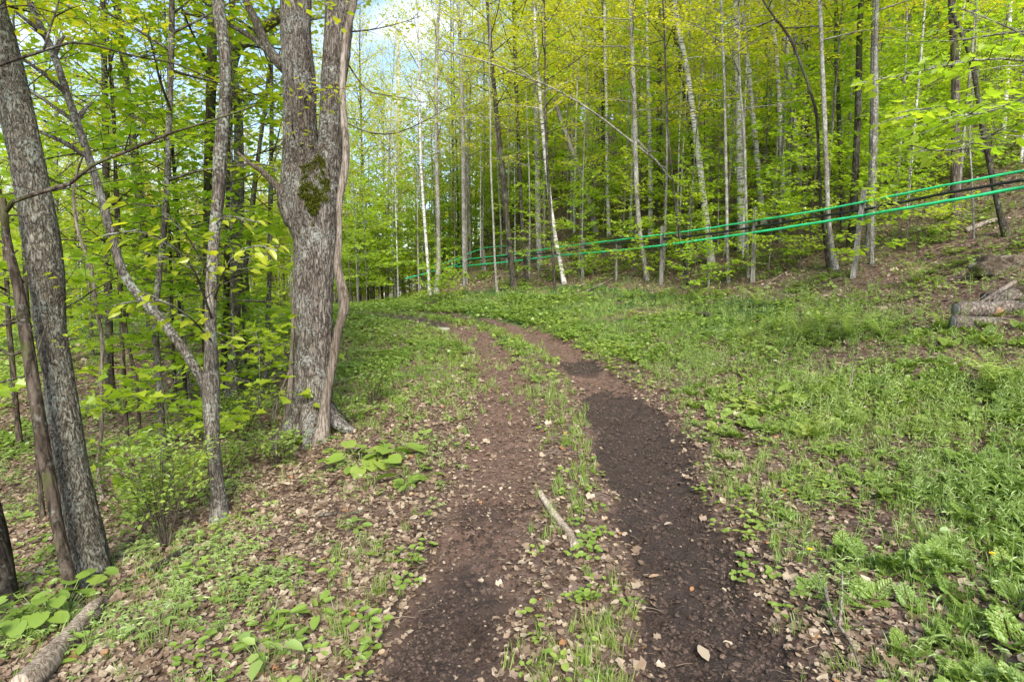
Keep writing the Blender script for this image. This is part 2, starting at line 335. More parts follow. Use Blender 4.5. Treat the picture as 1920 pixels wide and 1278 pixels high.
M['wire'] = plain('wire', (.05, .05, .05), .4, metal=.5)
M['white_plastic'] = plain('white_plastic', (.75, .76, .80), .5, noise=.05)
M['yellow_petal'] = plain('yellow_petal', (.85, .62, .01), .6, noise=.1)
M['stone'] = plain('stone', (.33, .30, .26), .9, noise=.35, scale=9)
def littermat(name, gain=1.0):
    m, t, o = newmat(name); lk = t.links.new; at = N_(t, 'ShaderNodeAttribute', attribute_name='var')
    r = ramp(t, [(0, (.085 * gain, .052 * gain, .032 * gain)), (.3, (.19 * gain, .125 * gain, .08 * gain)), (.6, (.30 * gain, .22 * gain, .145 * gain)), (.86, (.47 * gain, .385 * gain, .27 * gain)), (1, (.40 * gain, .20 * gain, .09 * gain))])
    lk(at.outputs['Fac'], r.inputs[0]); b = N_(t, 'ShaderNodeBsdfDiffuse'); tr = N_(t, 'ShaderNodeBsdfTranslucent'); lk(r.outputs[0], b.inputs[0]); lk(r.outputs[0], tr.inputs[0])
    g = N_(t, 'ShaderNodeBsdfGlossy', Roughness=.5); a = N_(t, 'ShaderNodeMixShader', Fac=.15); c = N_(t, 'ShaderNodeMixShader', Fac=.04)
    lk(b.outputs[0], a.inputs[1]); lk(tr.outputs[0], a.inputs[2]); lk(a.outputs[0], c.inputs[1]); lk(g.outputs[0], c.inputs[2]); lk(c.outputs[0], o.inputs[0]); return m
M['litter'] = littermat('dead_leaf'); M['chips'] = littermat('leaf_chips', .8)
def groundmat():
    m, t, o = newmat('forest_floor'); lk = t.links.new; geo = N_(t, 'ShaderNodeNewGeometry')
    def at(n): return N_(t, 'ShaderNodeAttribute', attribute_name=n).outputs['Fac']
    n1 = N_(t, 'ShaderNodeTexNoise', Scale=14., Detail=9.0, Roughness=.75); lk(geo.outputs['Position'], n1.inputs['Vector'])
    vo = N_(t, 'ShaderNodeTexVoronoi', Scale=22.); lk(geo.outputs['Position'], vo.inputs['Vector'])
    sp = N_(t, 'ShaderNodeSeparateColor'); lk(vo.outputs['Color'], sp.inputs[0])
    lit = ramp(t, [(0, (.07, .04, .025)), (.35, (.17, .105, .075)), (.7, (.29, .20, .15)), (1, (.38, .29, .23))]); lk(sp.outputs[0], lit.inputs[0])
    lit2 = mixc(t, n1.outputs['Fac'], (.09, .055, .035), lit.outputs[0])
    chip = ramp(t, [(.3, (.075, .045, .032)), (.5, (.17, .105, .075)), (.7, (.29, .195, .145))]); lk(n1.outputs['Fac'], chip.inputs[0])
    n3 = N_(t, 'ShaderNodeTexNoise', Scale=60., Detail=6.0, Roughness=.7); lk(geo.outputs['Position'], n3.inputs['Vector'])
    mud = ramp(t, [(.32, (.028, .019, .015)), (.5, (.062, .043, .034)), (.72, (.12, .088, .070))]); lk(n3.outputs['Fac'], mud.inputs[0])
    grn = ramp(t, [(.3, (.03, .055, .012)), (.55, (.065, .12, .022)), (.8, (.13, .16, .045))]); lk(n1.outputs['Fac'], grn.inputs[0])
    def edge(a, k=.5):
        q = N_(t, 'ShaderNodeMath', operation='MULTIPLY_ADD'); lk(n1.outputs['Fac'], q.inputs[0]); q.inputs[1].default_value = k; q.inputs[2].default_value = -k * .5
        s = N_(t, 'ShaderNodeMath', operation='ADD'); lk(a, s.inputs[0]); lk(q.outputs[0], s.inputs[1]); r = ramp(t, [(.38, (0, 0, 0)), (.62, (1, 1, 1))]); lk(s.outputs[0], r.inputs[0]); return r.outputs[0]
    c = mixc(t, edge(at('green'), 1.0), lit2, grn.outputs[0]); c = mixc(t, edge(at('chip'), .8), c, chip.outputs[0]); c = mixc(t, edge(at('mud'), .8), c, mud.outputs[0])
    b = N_(t, 'ShaderNodeBsdfPrincipled', Roughness=.9); lk(c, b.inputs['Base Color']); b.inputs['Specular IOR Level'].default_value = .25
    rg = mixc(t, edge(at('mud'), .8), (.95, .95, .95), (.62, .62, .62)); lk(rg, b.inputs['Roughness'])
    bp = N_(t, 'ShaderNodeBump', Strength=1.0, Distance=.045); hm = N_(t, 'ShaderNodeMath', operation='ADD'); lk(n1.outputs['Fac'], hm.inputs[0])
    h2 = N_(t, 'ShaderNodeMath', operation='MULTIPLY'); lk(n3.outputs['Fac'], h2.inputs[0]); h2.inputs[1].default_value = .5; lk(h2.outputs[0], hm.inputs[1])
    lk(hm.outputs[0], bp.inputs['Height']); lk(bp.outputs[0], b.inputs['Normal']); lk(b.outputs[0], o.inputs[0]); return m
M['ground'] = groundmat(); M['mud'] = barkmat('mud_lumps', (.035, .024, .018), (.085, .06, .047), (.16, .12, .095), lic=0, sc=20, zs=1, bump=.4)

# ------------------------------------------------------------------ scene-object helpers
def tag(o, label=None, cat=None, group=None, kind=None):
    if label: o['label'] = label
    if cat: o['category'] = cat
    if group: o['group'] = group
    if kind: o['kind'] = kind
    return o
def thing(name, label, cat, loc, group=None):
    o = bpy.data.objects.new(name, None); C.objects.link(o); o.location = loc; o.empty_display_size = .2
    return tag(o, label, cat, group)
def copy_tree(o, loc, rz, sc=1.0):
    c = o.copy(); C.objects.link(c); c.location = loc; c.rotation_euler = (0, 0, rz); c.scale = (sc, sc, sc)
    for ch in list(o.children):
        k = ch.copy(); C.objects.link(k); k.parent = c
        for g in list(ch.children):
            q = g.copy(); C.objects.link(q); q.parent = k
    return c

# ------------------------------------------------------------------ ground sheet
def axis(a0, a1, step, lo, hi, g=1.09):
    x = list(np.arange(a0, a1, step)); s = step; v = x[-1]
    while v < hi: s = min(s * g, 8); v += s; x.append(v)
    s = step; v = x[0]; pre = []
    while v > lo: s = min(s * g, 8); v -= s; pre.append(v)
    return np.array(pre[::-1] + x)
def build_ground():
    gx = axis(-4.2, 5.2, .035, -260, 260, 1.05); gy = axis(2.0, 10.5, .035, -60, 300, 1.045)
    X, Y = np.meshgrid(gx, gy); Z, s, d, l, r = H(X, Y, True)
    ny, nx = X.shape; i = np.arange(ny - 1)[:, None] * nx + np.arange(nx - 1)[None, :]
    F = np.stack([i, i + 1, i + nx + 1, i + nx], -1).reshape(-1, 4)
    b = Buf(); b.add(np.stack([X.ravel(), Y.ravel(), Z.ravel()], 1), F)
    s, d, l, r = s.ravel(), d.ravel(), l.ravel(), r.ravel(); x = X.ravel(); y = Y.ravel()
    n = fbm(x * .9, y * .9, 2.0); n2 = fbm(x * 2.2, y * 2.2, 5.0)
    mr = r * np.maximum(1 - sstep(8.7, 9.5, s + (n2 - .5) * 2.5), np.exp(-((s - 10.9) / .7) ** 2) * .95)
    far = np.exp(-((np.abs(s - 20.5)) / 5.0) ** 4) * np.maximum(l, r) * 1.0
    ml = l * (1 - sstep(3.4, 6.2, s + (n2 - .5) * 5))
    side = np.exp(-(np.abs(d - 1.5) / .35) ** 2) * (s < 4.6) * .55 + np.exp(-(np.abs(d + 1.25) / .25) ** 2) * (s < 4.8) * .55
    mud = np.clip(np.maximum.reduce([mr, ml * .62, far, side]), 0, 1)
    chip = np.clip(np.maximum(l, r), 0, 1)
    green = np.clip(sstep(8, 13, s) * .55 + sstep(3.0, 6.5, d) * .35 + (n - .5) * 1.3, 0, 1) * (1 - np.maximum(l, r)) * np.where((d < -1.2) & (y < 16), .25, 1)
    green = np.where((d > 6.0), green * .45, green)
    o = b.build('ground', M['ground'], extra={'mud': mud, 'chip': chip, 'green': green})
    return tag(o, kind='structure')
build_ground()

# ------------------------------------------------------------------ branch and tree generators
def limb(W, Cn, pts, r0, r1=.003, leaf=LQ, lsize=.1, start=.2, spc=.16, slen=.45, dens=1.0, sides=5, lspc=.065, flat=.25, droop=-.15, mat=0, curl=.35, bare=False):
    """one branch with side twigs in a flat spray and leaves in pairs on them"""
    n = max(4, int(len(pts))); pts = spline(pts, max(6, n * 2)); k = len(pts); ln = np.linalg.norm(np.diff(pts, axis=0), axis=1).sum()
    V, Fs = tube(pts, np.linspace(r0, r1, k) , sides); W.add(V, Fs, 0, mat)
    m = max(3, int(ln * (1 - start) / spc)); t = start + (1 - start) * (np.arange(m) + rng.random(m) * .6) / m; t = np.clip(t, 0, .999)
    f = t * (k - 1); i = f.astype(int); a = pts[i] + (pts[np.minimum(i + 1, k - 1)] - pts[i]) * (f - i)[:, None]
    td = nrm(pts[np.minimum(i + 1, k - 1)] - pts[i]); up = np.array([0, 0, 1.])
    sd_ = nrm(np.cross(td, up)) * np.where(np.arange(m) % 2, 1, -1)[:, None]
    dr = nrm(td * (.75 + .3 * rng.random((m, 1))) + sd_ * (.7 + .4 * rng.random((m, 1))) + up * (rng.normal(0, flat, (m, 1))))
    L2 = slen * ln * (1.08 - t)[:, None] * (.55 + .75 * rng.random((m, 1))) + .12; L2 = np.minimum(L2, 1.5)
    b = a + dr * L2; b = np.vstack([b]); V, F = twigs(a, b, r1 * 1.3, r1 * .5, .05); W.add(V, F, 0, mat)
    if bare: return
    a = np.vstack([a, pts[-2:-1]]); b = np.vstack([b, pts[-1:] + (pts[-1] - pts[-2]) * .2]); dr = np.vstack([dr, nrm(pts[-1:] - pts[-2:-1])]); L2 = np.vstack([L2, [[.3]]])
    # tertiary twigs carry the leaves sideways
    cnt = np.maximum(2, (L2[:, 0] / lspc * dens).astype(int)); idx = np.repeat(np.arange(len(a)), cnt)
    q = (np.arange(len(idx)) - np.repeat(np.cumsum(cnt) - cnt, cnt)) / np.repeat(cnt, cnt); N = len(idx)
    q = .1 + .9 * q + rng.normal(0, .03, N)
    base = a[idx] + (b - a)[idx] * q[:, None]; side = nrm(np.cross(dr[idx], up)) * np.where(rng.random(N) < .5, 1, -1)[:, None]
    off = rng.random((N, 1)) ** 1.0 * (.05 + .28 * L2[idx]) * .9
    base = base + side * off + up * rng.normal(0, .03, (N, 1)) + dr[idx] * off * .5
    dx = nrm(side * (.4 + rng.random((N, 1))) + dr[idx] * (.3 + rng.random((N, 1))) + up * (droop + rng.normal(0, .25, (N, 1))))
    nz_ = nrm(up + rng.normal(0, curl, (N, 3)))
    put(Cn, leaf, base, dx, nz_, lsize * (.6 + .7 * rng.random(N)))
def trunk_mesh(buf, pts, rad, sides, step, rough, ridge=False, fq=9., flare=.35):
    q = np.hstack([pts, np.reshape(rad, (-1, 1))]); ln = np.linalg.norm(np.diff(pts, axis=0), axis=1).sum(); q = spline(q, max(6, int(ln / step)))
    p = q[:, :3]; r = np.maximum(q[:, 3], .004); hh = p[:, 2] - p[0, 2]
    r = r * (1 + flare * np.exp(-np.maximum(hh - .1, 0) / .22))
    V, Fs = tube(p, r, sides, True, rough, fq, rng.random() * 40, ridge); buf.add(V, Fs); return p, r
def branches_on(W, Cn, p, r, z0, n, Lmax, leaf, lsize, dens=1.0, e0=15, e1=55, shape='round', lspc=.065, spc=.17, z1=1.0, azr=None, slen=.42, minL=.3):
    hh = np.r_[0, np.cumsum(np.linalg.norm(np.diff(p, axis=0), axis=1))]; T = hh[-1]
    for k in range(n):
        t = z0 + (z1 - z0) * (k + rng.random()) / n; i = int(np.clip(np.searchsorted(hh, t * T), 1, len(p) - 1)); b = p[i]
        az = (k * 2.399 + rng.normal(0, .4)) if azr is None else rng.uniform(*azr)
        u = (t - z0) / (1 - z0 + 1e-6); sh = {'round': .45 + .75 * math.sin(math.pi * min(1, .25 + u * .75)), 'layer': 1.1 - .75 * u}[shape]
        Lb = max(minL, Lmax * sh * rng.uniform(.65, 1.15)); el = R(e0 + (e1 - e0) * u + rng.normal(0, 7))
        d = np.array([math.cos(az) * math.cos(el), math.sin(az) * math.cos(el), math.sin(el)])
        pts = [b]; c = b.copy(); dd = d.copy(); ns = 5
        for j in range(ns):
            dd = nrm(dd + rng.normal(0, .09, 3) + np.array([0, 0, -.02 if u < .4 else .03])); c = c + dd * Lb / ns; pts.append(c)
        limb(W, Cn, pts, min(r[i] * .6, .006 + Lb * .008), .0035, leaf, lsize, .22, spc, slen, dens, 4, lspc)

TREES = []     # every standing tree gets (root, px of base, depth, words)
def finish(name, label, cat, base, T, W, Cn, bark, leafm, group=None, extra=()):
    root = thing(name, label, cat, base, group)
    T.build('trunk', bark, root, base)
    if W.n: W.build('branches', bark, root, base, smooth=True)
    if Cn.n: Cn.build('crown', leafm, root, base, smooth=False)
    return root

# explicit trees traced from the photograph: pixel centre line (base first) with widths in px
def traced(name, label, cat, line, bark, leafm='maple_leaf', depth=None, height=14., hb=.35, nb=14, Lmax=2.0, leaf=LQ, lsize=.1, dens=1., sides=12, step=.25,
           rough=.006, ridge=False, fq=9., e0=15, e1=55, group=None, lean=0., dead=False, limbs=(), flare=.35, spc=.17, keep=False, topout=True, azr=None):
    dens = dens * 1.5; nb = int(nb * 1.3); hb = hb * .8
    g, D = G(line[0][0], line[0][1])
    if depth is not None:
        D = depth
    pts = []; rad = []
    for (px, py, wd) in line:
        dd = D + lean * (line[0][1] - py) / FPX * D
        pts.append(P(px, py, dd)); rad.append(wd / 2 / FPX * dd / math.sqrt(1 + ((px - 960) / FPX) ** 2))
    b = pts[0]; gz = h1(b[0], b[1]); base = np.array([b[0], b[1], gz])
    if abs(b[2] - gz) > .12: print('BASE', name, line[0][:2], 'depth %.1f' % D, 'above ground %.2f' % (b[2] - gz))
    low = pts[0] - (pts[1] - pts[0]) / np.linalg.norm(pts[1] - pts[0]) * .25; low[2] = min(b[2], gz) - .18
    if b[2] < gz: pts[0] = b
    pts = [low] + pts; rad = [rad[0]] + rad
    if topout:
        c = pts[-1].copy(); d = nrm(pts[-1] - pts[-2]); rr = rad[-1]; top = base[2] + height; n = max(2, int((top - c[2]) / 1.5))
        if top > c[2] + .5:
            for k in range(n):
                d = nrm(d * .7 + np.array([0, 0, .5]) + rng.normal(0, .04, 3)); c = c + d * (top - pts[len(pts) - 1][2] if False else (height - (line and (pts[-1][2] - base[2]) or 0)) / (n - k) * .98)
                rr = rad[len(line)] * (1 - .85 * (k + 1) / n); pts.append(c.copy()); rad.append(max(rr, .008))
    T = Buf(); W = Buf(); Cn = Buf()
    p, r = trunk_mesh(T, np.array(pts), np.array(rad), sides, step, rough, ridge, fq, flare)
    if nb: branches_on(W, Cn, p, r, hb, nb, Lmax, leaf, lsize, dens, e0, e1, spc=spc, azr=azr)
    for lb in limbs:
        kw = dict(lb[1]); dl = kw.pop('d', D); q = [P(a[0], a[1], (a[2] if len(a) > 2 else dl)) for a in lb[0]]
        rw = kw.pop('w', 6); rw = rw / math.sqrt(1 + ((line[0][0] - 960) / FPX) ** 2)
        limb(W, Cn, q, rw / 2 / FPX * dl, kw.pop('w1', 2) / 2 / FPX * dl, **kw)
    if dead: Cn = Buf()
    root = finish(name, label, cat, base, T, W, Cn, M[bark], M[leafm], group)
    return root, p, r, D

TR_SLOPE = 'trees on the slope left of the trail'; TR_HILL = 'trees on the hillside right of the trail'
bl = dict(leaf=LE, lsize=.10)
# left group
traced('ash_tree', 'thick leaning tree with netted grey-green bark, the widest trunk at the left edge', 'tree',
       [(172, 1100, 84), (160, 1024, 76), (139, 918, 68), (123, 812, 63), (110, 706, 62), (96, 625, 68), (85, 500, 68), (69, 400, 67), (50, 300, 70), (28, 200, 70), (2, 100, 70), (-25, 0, 70)],
       'bark_ash', sides=110, step=.022, rough=.008, ridge=True, fq=30., height=15, hb=.5, nb=16, Lmax=3., flare=.12, group=TR_SLOPE)
traced('dead_tree', 'slim brown stem leaning across the thick netted-bark tree, with a long bare branch', 'tree',
       [(145, 1140, 34), (130, 1080, 29), (116, 1024, 28), (96, 918, 27), (80, 830, 25), (66, 740, 24), (52, 650, 24), (36, 550, 24), (14, 450, 21), (5, 372, 18)],
       'bark_brown', sides=40, step=.04, rough=.004, ridge=True, fq=40, height=1, nb=0, topout=False, group=TR_SLOPE, flare=.15,
       limbs=[([(8, 400), (25, 378), (60, 366), (105, 352), (130, 345), (170, 312), (235, 285), (320, 250), (400, 225), (480, 198)], dict(w=11, w1=3, bare=True, sides=8, slen=.12, spc=.5)),
              ([(50, 655), (20, 665), (0, 655), (-30, 670)], dict(w=10, w1=3, bare=True)),
              ([(75, 360), (40, 350), (0, 346)], dict(w=3, w1=1, bare=True)),
              ([(40, 600), (25, 604), (8, 610), (-10, 608)], dict(w=8, w1=3, bare=True)),
              ([(60, 700), (90, 600, 4.4), (130, 520, 4.3), (165, 470, 4.2)], dict(w=3, w1=1, leaf=LE, lsize=.07, lspc=.3, slen=.2)),
              ([(45, 610), (100, 640, 4.3), (160, 610, 4.2)], dict(w=3, w1=1, leaf=LE, lsize=.075, lspc=.16, slen=.3))])
traced('tree', 'dark trunk cut off by the bottom left corner, leaning left', 'tree', [(8, 1150, 60), (0, 1080, 54), (-14, 1000, 52), (-40, 880, 50), (-75, 700, 48)],
       'bark_dark', sides=60, step=.05, rough=.006, ridge=True, fq=30, height=11, hb=.5, nb=12, Lmax=2.4, group=TR_SLOPE)
traced('forked_tree', 'dark forked tree whose long left limb leans far to the upper left', 'tree',
       [(412, 975, 33), (409, 925, 26), (402, 860, 27), (397, 800, 29), (396, 722, 32), (396, 653, 25), (395, 600, 23), (397, 530, 25), (402, 440, 25), (410, 360, 26), (414, 280, 24), (421, 200, 22), (421, 100, 22), (408, 0, 22)],
       'bark_grey', sides=48, step=.05, rough=.005, ridge=True, fq=34, height=12, hb=.55, nb=12, Lmax=2.4, group=TR_SLOPE,
       limbs=[([(394, 745), (375, 705), (335, 642), (300, 597), (262, 556), (235, 520), (220, 480), (205, 425), (190, 370), (168, 300), (148, 240), (125, 175), (100, 100), (60, 15), (20, -90)],
               dict(w=20, w1=10, sides=24, leaf=LQ, start=.55, spc=.3, slen=.16, dens=.7)),
              ([(140, 228), (100, 200), (55, 168), (0, 140), (-40, 118)], dict(w=9, w1=3, bare=True)),
              ([(398, 600), (360, 500, 5.0), (310, 452, 4.6), (250, 430, 4.3), (205, 440, 4.2)], dict(w=6, w1=2, leaf=LE, lsize=.115, slen=.3, spc=.13, lspc=.085, droop=-.55, curl=.5)),
              ([(402, 560), (430, 490, 5.0), (470, 460, 4.8), (520, 470, 4.6)], dict(w=5, w1=2, leaf=LE, lsize=.11, slen=.32, spc=.13, lspc=.09, droop=-.55, curl=.5)),
              ([(398, 640), (350, 590, 4.9), (290, 560, 4.5), (225, 570, 4.3)], dict(w=5, w1=2, leaf=LE, lsize=.11, slen=.3, spc=.15, lspc=.1, droop=-.5, curl=.5)),
              ([(398, 520), (330, 415, 5.0), (280, 380, 4.8), (200, 395, 4.6)], dict(w=4, w1=1.5, leaf=LE, lsize=.10, slen=.26, spc=.2, lspc=.12, droop=-.5, curl=.5)),
              ([(405, 420), (430, 405, 5.2), (500, 420, 5.0)], dict(w=4, w1=1.5, leaf=LE, lsize=.10, slen=.3, spc=.2, lspc=.1, droop=-.5, curl=.5))])
traced('tree', 'straight brown trunk rising just behind the dark forked tree', 'tree', [(388, 760, 26), (390, 600, 22), (392, 450, 22), (393, 300, 21), (395, 200, 20), (398, 60, 20), (400, -60, 18)],
       'bark_brown', height=14, hb=.45, nb=16, Lmax=2.4, sides=20, ridge=True, fq=25, rough=.005, step=.1, group=TR_SLOPE)
traced('tree', 'grey trunk behind the forked tree that bends right near the top towards the old maple', 'tree',
       [(432, 748, 24), (436, 680, 22), (440, 590, 22), (445, 450, 22), (448, 300, 20), (446, 200, 19), (436, 130, 19), (450, 85, 22), (490, 55, 22), (530, 28, 20), (575, -5, 18), (640, -60, 16)],
       'bark_grey', height=13, hb=.5, nb=14, Lmax=2.2, sides=24, ridge=True, fq=25, rough=.005, step=.08, group=TR_SLOPE)
traced('tree', 'narrow dark trunk tucked between the forked tree and the grey bent trunk', 'tree', [(418, 735, 16), (424, 590, 14), (426, 480, 13), (430, 350, 12), (428, 200, 11), (436, 0, 10)],
       'bark_dark', height=13, hb=.4, nb=16, Lmax=2., sides=12, group=TR_SLOPE)
traced('sapling', 'thin mottled pole standing straight just left of the old moss-patched maple', 'tree', [(496, 722, 10), (500, 650, 9), (504, 560, 9), (507, 400, 9), (509, 250, 8), (509, 120, 7), (512, 0, 6)],
       'bark_grey', height=10, hb=.35, nb=18, Lmax=1.6, sides=10, step=.15, group=TR_SLOPE)
traced('sapling', 'thin wavering dark pole left of the thin mottled pole', 'tree', [(462, 640, 11), (463, 560, 11), (460, 500, 11), (470, 430, 10), (476, 360, 10), (486, 280, 8), (497, 200, 7), (505, 120, 5)],
       'bark_dark', height=9, hb=.35, nb=18, Lmax=1.6, sides=10, step=.15, group=TR_SLOPE)
traced('sapling', 'pale crooked thin stem between the netted-bark tree and the forked tree', 'tree', [(192, 942, 11), (184, 865, 9), (190, 812, 8), (190, 700, 8), (192, 640, 8), (180, 575, 8), (170, 500, 8), (152, 450, 7), (140, 400, 7), (140, 340, 6), (165, 270, 4)],
       'dead_wood', sides=12, step=.06, rough=.002, nb=0, topout=False, group=TR_SLOPE,
       limbs=[([(187, 640), (200, 560, 7.2), (215, 500, 7.0), (232, 485, 6.9)], dict(w=3, w1=1, bare=True)), ([(184, 600), (150, 560), (110, 545)], dict(w=3, w1=1, leaf=LE, lsize=.1, lspc=.12))])
for ln_, lb_ in (([(239, 838, 9), (234, 730, 8), (228, 626, 8), (222, 500, 7), (216, 350, 6), (214, 200, 5)], 'thin straight dark pole, left one of the crossing pair on the left slope'),
                 ([(262, 838, 8), (258, 730, 7), (246, 670, 7), (236, 620, 7), (226, 500, 6), (222, 380, 5)], 'thin leaning dark pole, right one of the crossing pair on the left slope'),
                 ([(80, 968, 12), (74, 900, 11), (69, 830, 11), (60, 740, 10), (52, 600, 10), (44, 450, 9)], 'brown pole half hidden behind the thick netted-bark tree'),
                 ([(38, 842, 13), (30, 760, 12), (24, 690, 12), (16, 600, 11), (8, 450, 10)], 'dark pole at the left frame edge below the bare branch stubs'),
                 ([(330, 772, 8), (327, 700, 7), (324, 640, 7), (320, 500, 6), (316, 380, 5)], 'thin pole just left of the narrow trunks behind the forked tree'),
                 ([(350, 758, 9), (345, 690, 8), (338, 600, 8), (332, 400, 7)], 'dark thin pole seen through the crook of the forked tree')):
    traced('sapling', lb_, 'tree', ln_, 'bark_brown' if ln_[0][0] < 300 else 'bark_dark', 'under_leaf', height=8.5, hb=.3, nb=16, Lmax=1.7, sides=9, group=TR_SLOPE, rough=.003)
traced('tree', 'mottled grey trunk left of the fork of the dark forked tree', 'tree', [(305, 868, 19), (304, 812, 15), (300, 740, 14), (296, 680, 14), (290, 600, 14), (300, 500, 13), (310, 400, 13), (318, 200, 12), (322, 0, 11)],
       'bark_grey', height=12, hb=.4, nb=16, Lmax=2., sides=16, group=TR_SLOPE)
traced('tree', 'short thick black trunk deep in the shade of the left slope', 'tree', [(209, 762, 22), (206, 700, 18), (204, 600, 16), (200, 450, 15), (198, 250, 14)],
       'bark_dark', height=13, hb=.35, nb=16, Lmax=2.2, sides=12, group=TR_SLOPE)

# the old double-stemmed maple
def old_maple():
    D = 7.6
    _, Dg = G(588, 815); D = Dg; print('old maple depth', D)
    def q(l, dz=0): return np.array([P(a, b, D + dz) for a, b, _ in l]), np.array([c / 2 / FPX * D * .93 for _, _, c in l])
    main = [(590, 880, 92), (589, 815, 84), (588, 760, 76), (588, 700, 72), (589, 640, 71), (589, 560, 74), (590, 500, 80), (592, 450, 86), (586, 405, 104), (579, 362, 104), (571, 320, 88), (565, 270, 66), (562, 220, 60), (560, 150, 60), (556, 70, 58), (555, 0, 57), (548, -120, 54), (540, -300, 46), (536, -600, 30), (540, -900, 12)]
    p, r = q(main); base = np.array([p[1][0], p[1][1], h1(p[1][0], p[1][1])])
    root = thing('maple_tree', 'old thick double-stemmed maple with a green moss patch below its fork', 'tree', base)
    T = Buf(); p1, r1 = trunk_mesh(T, p, r, 150, .022, .019, True, 22., .10); T.build('trunk', M['bark_old'], root, base)
    sec = [(606, 420, 44), (614, 370, 50), (618, 320, 50), (619, 270, 46), (620, 220, 44), (626, 150, 46), (634, 70, 50), (638, 0, 52), (650, -120, 48), (660, -300, 40), (668, -600, 26), (664, -850, 10)]
    p, r = q(sec, .02); T = Buf(); p2, r2 = trunk_mesh(T, p, r, 120, .022, .017, True, 22., 0); T.build('second_stem', M['bark_old'], root, base)
    T = Buf(); pb = np.array([P(582, 440, D - .02), P(560, 400, D - .08), P(541, 368, D - .11), P(522, 350, D - .13)]); V, Fs = tube(spline(pb, 24), np.interp(np.linspace(0, 1, 24), [0, .35, .75, 1], [.12, .23, .20, .07]), 40, True, .012, 14, 3, True)
    T.add(V, Fs); burl = T.build('burl', M['bark_old'], root, base)
    T = Buf(); pb = [P(532, 362, D - .13), P(515, 345, D - .2), P(492, 322, D - .3), (P(468, 306, D - .35)), P(445, 285, D - .42)]; V, Fs = tube(spline(pb, 30), np.linspace(.058, .016, 30), 12, True, .004, 20, 1); T.add(V, Fs)
    V, Fs = tube(spline([P(470, 307, D - .35), P(455, 312, D - .35), P(440, 300, D - .37)], 8), np.linspace(.008, .003, 8), 6); T.add(V, Fs)
    T.build('dead_branch', M['dead_wood'], burl, base)
    # buttress roots
    for a, ln, rr in ((-2.5, .62, .13), (-1.4, .5, .12), (-.3, .55, .12), (.9, .5, .11), (2.3, .7, .14), (3.1, .6, .12)):
        T = Buf(); c = np.array([math.cos(a), math.sin(a)]); pp = []
        for t, zz in ((.0, .45), (.3, .2), (.6, .06), (1, -.08)):
            x, y = base[:2] + c * (.16 + ln * t); pp.append((x, y, h1(x, y) + zz))
        V, Fs = tube(spline(pp, 22), np.linspace(rr, rr * .45, 22), 28, True, .01, 16, a + 9, True); T.add(V, Fs); T.build('root', M['bark_old'], root, base)
    # moss
    ms = Buf(); n = 26000; ctr = P(600, 350, D); hs = rng.uniform(-.62, .48, n); cx = rng.uniform(-.24, .24, n)
    ell = (np.where(hs > 0, hs / .36, hs / .52)) ** 2 + ((cx - .02) / (.17 - .12 * sstep(.1, .55, -hs))) ** 2; k = rng.random(n) < 1.9 * (1.0 - ell - (fbm(hs * 9, cx * 9, 3.) - .5) * 2.2); hs = hs[k]; cx = cx[k]; X = ctr[0] + cx; Z = ctr[2] + hs; yy = np.full(len(X), 99.); nx_ = np.zeros(len(X))
    for pp, rr in ((p1, r1), (p2, r2)):
        o_ = np.argsort(pp[:, 2]); xc = np.interp(Z, pp[o_, 2], pp[o_, 0]); yc = np.interp(Z, pp[o_, 2], pp[o_, 1]); rc = np.interp(Z, pp[o_, 2], rr[o_], left=0) * 1.03; q = rc ** 2 - (X - xc) ** 2; ys = np.where(q > 0, yc - np.sqrt(np.maximum(q, 0)), 99.)
        nx_ = np.where(ys < yy, (X - xc) / np.maximum(rc, .01), nx_); yy = np.minimum(yy, ys)
    k = yy < 50; X, Z, yy, nx_ = X[k], Z[k], yy[k], nx_[k]; nn = nrm(np.stack([nx_, -np.sqrt(np.maximum(1 - nx_ ** 2, .05)), nx_ * 0], 1)); n = len(X)
    put(ms, LQ, np.stack([X, yy, Z], 1) + nn * (rng.uniform(-.012, .02, (n, 1)) + (vn(X * 18, Z * 18)[:, None] - .4) * .04), nn + rng.normal(0, .5, (n, 3)) + np.array([0, 0, -.6]), rng.normal(0, 1, (n, 3)), .024)
    ms.build('moss_patch', M['moss'], root, base)
    ms = Buf(); n = 5000; a = rng.uniform(-2.6, -.5, n); hh = rng.random(n) ** 1.5 * .38; rr = .29 + .10 * np.exp(-hh / .15)
    pos = np.stack([base[0] + .02 + np.cos(a) * rr, base[1] + np.sin(a) * rr, base[2] + hh - .03], 1); nn = np.stack([np.cos(a), np.sin(a), a * 0 + .3], 1)
    k = vn(a * 2.5, hh * 6, 7.) > .47; put(ms, LQ, pos[k], (nn + rng.normal(0, .5, (n, 3)))[k], rng.normal(0, 1, (n, 3))[k], .028); ms.build('moss_skirt', M['moss'], root, base)
    W = Buf(); Cn = Buf()
    for l, kw in (([(535, 130), (512, 105), (495, 78), (480, 40), (458, -5), (430, -80)], dict(w=22, w1=8, start=.6)), ([(512, 108), (480, 76), (440, 52), (400, 36), (340, 25)], dict(w=12, w1=4, start=.4))):
        limb(W, Cn, [P(a, b, D + .3) for a, b in l], kw['w'] / 2 / FPX * D, kw['w1'] / 2 / FPX * D, LQ, .1, kw['start'], .2, .25, sides=14)
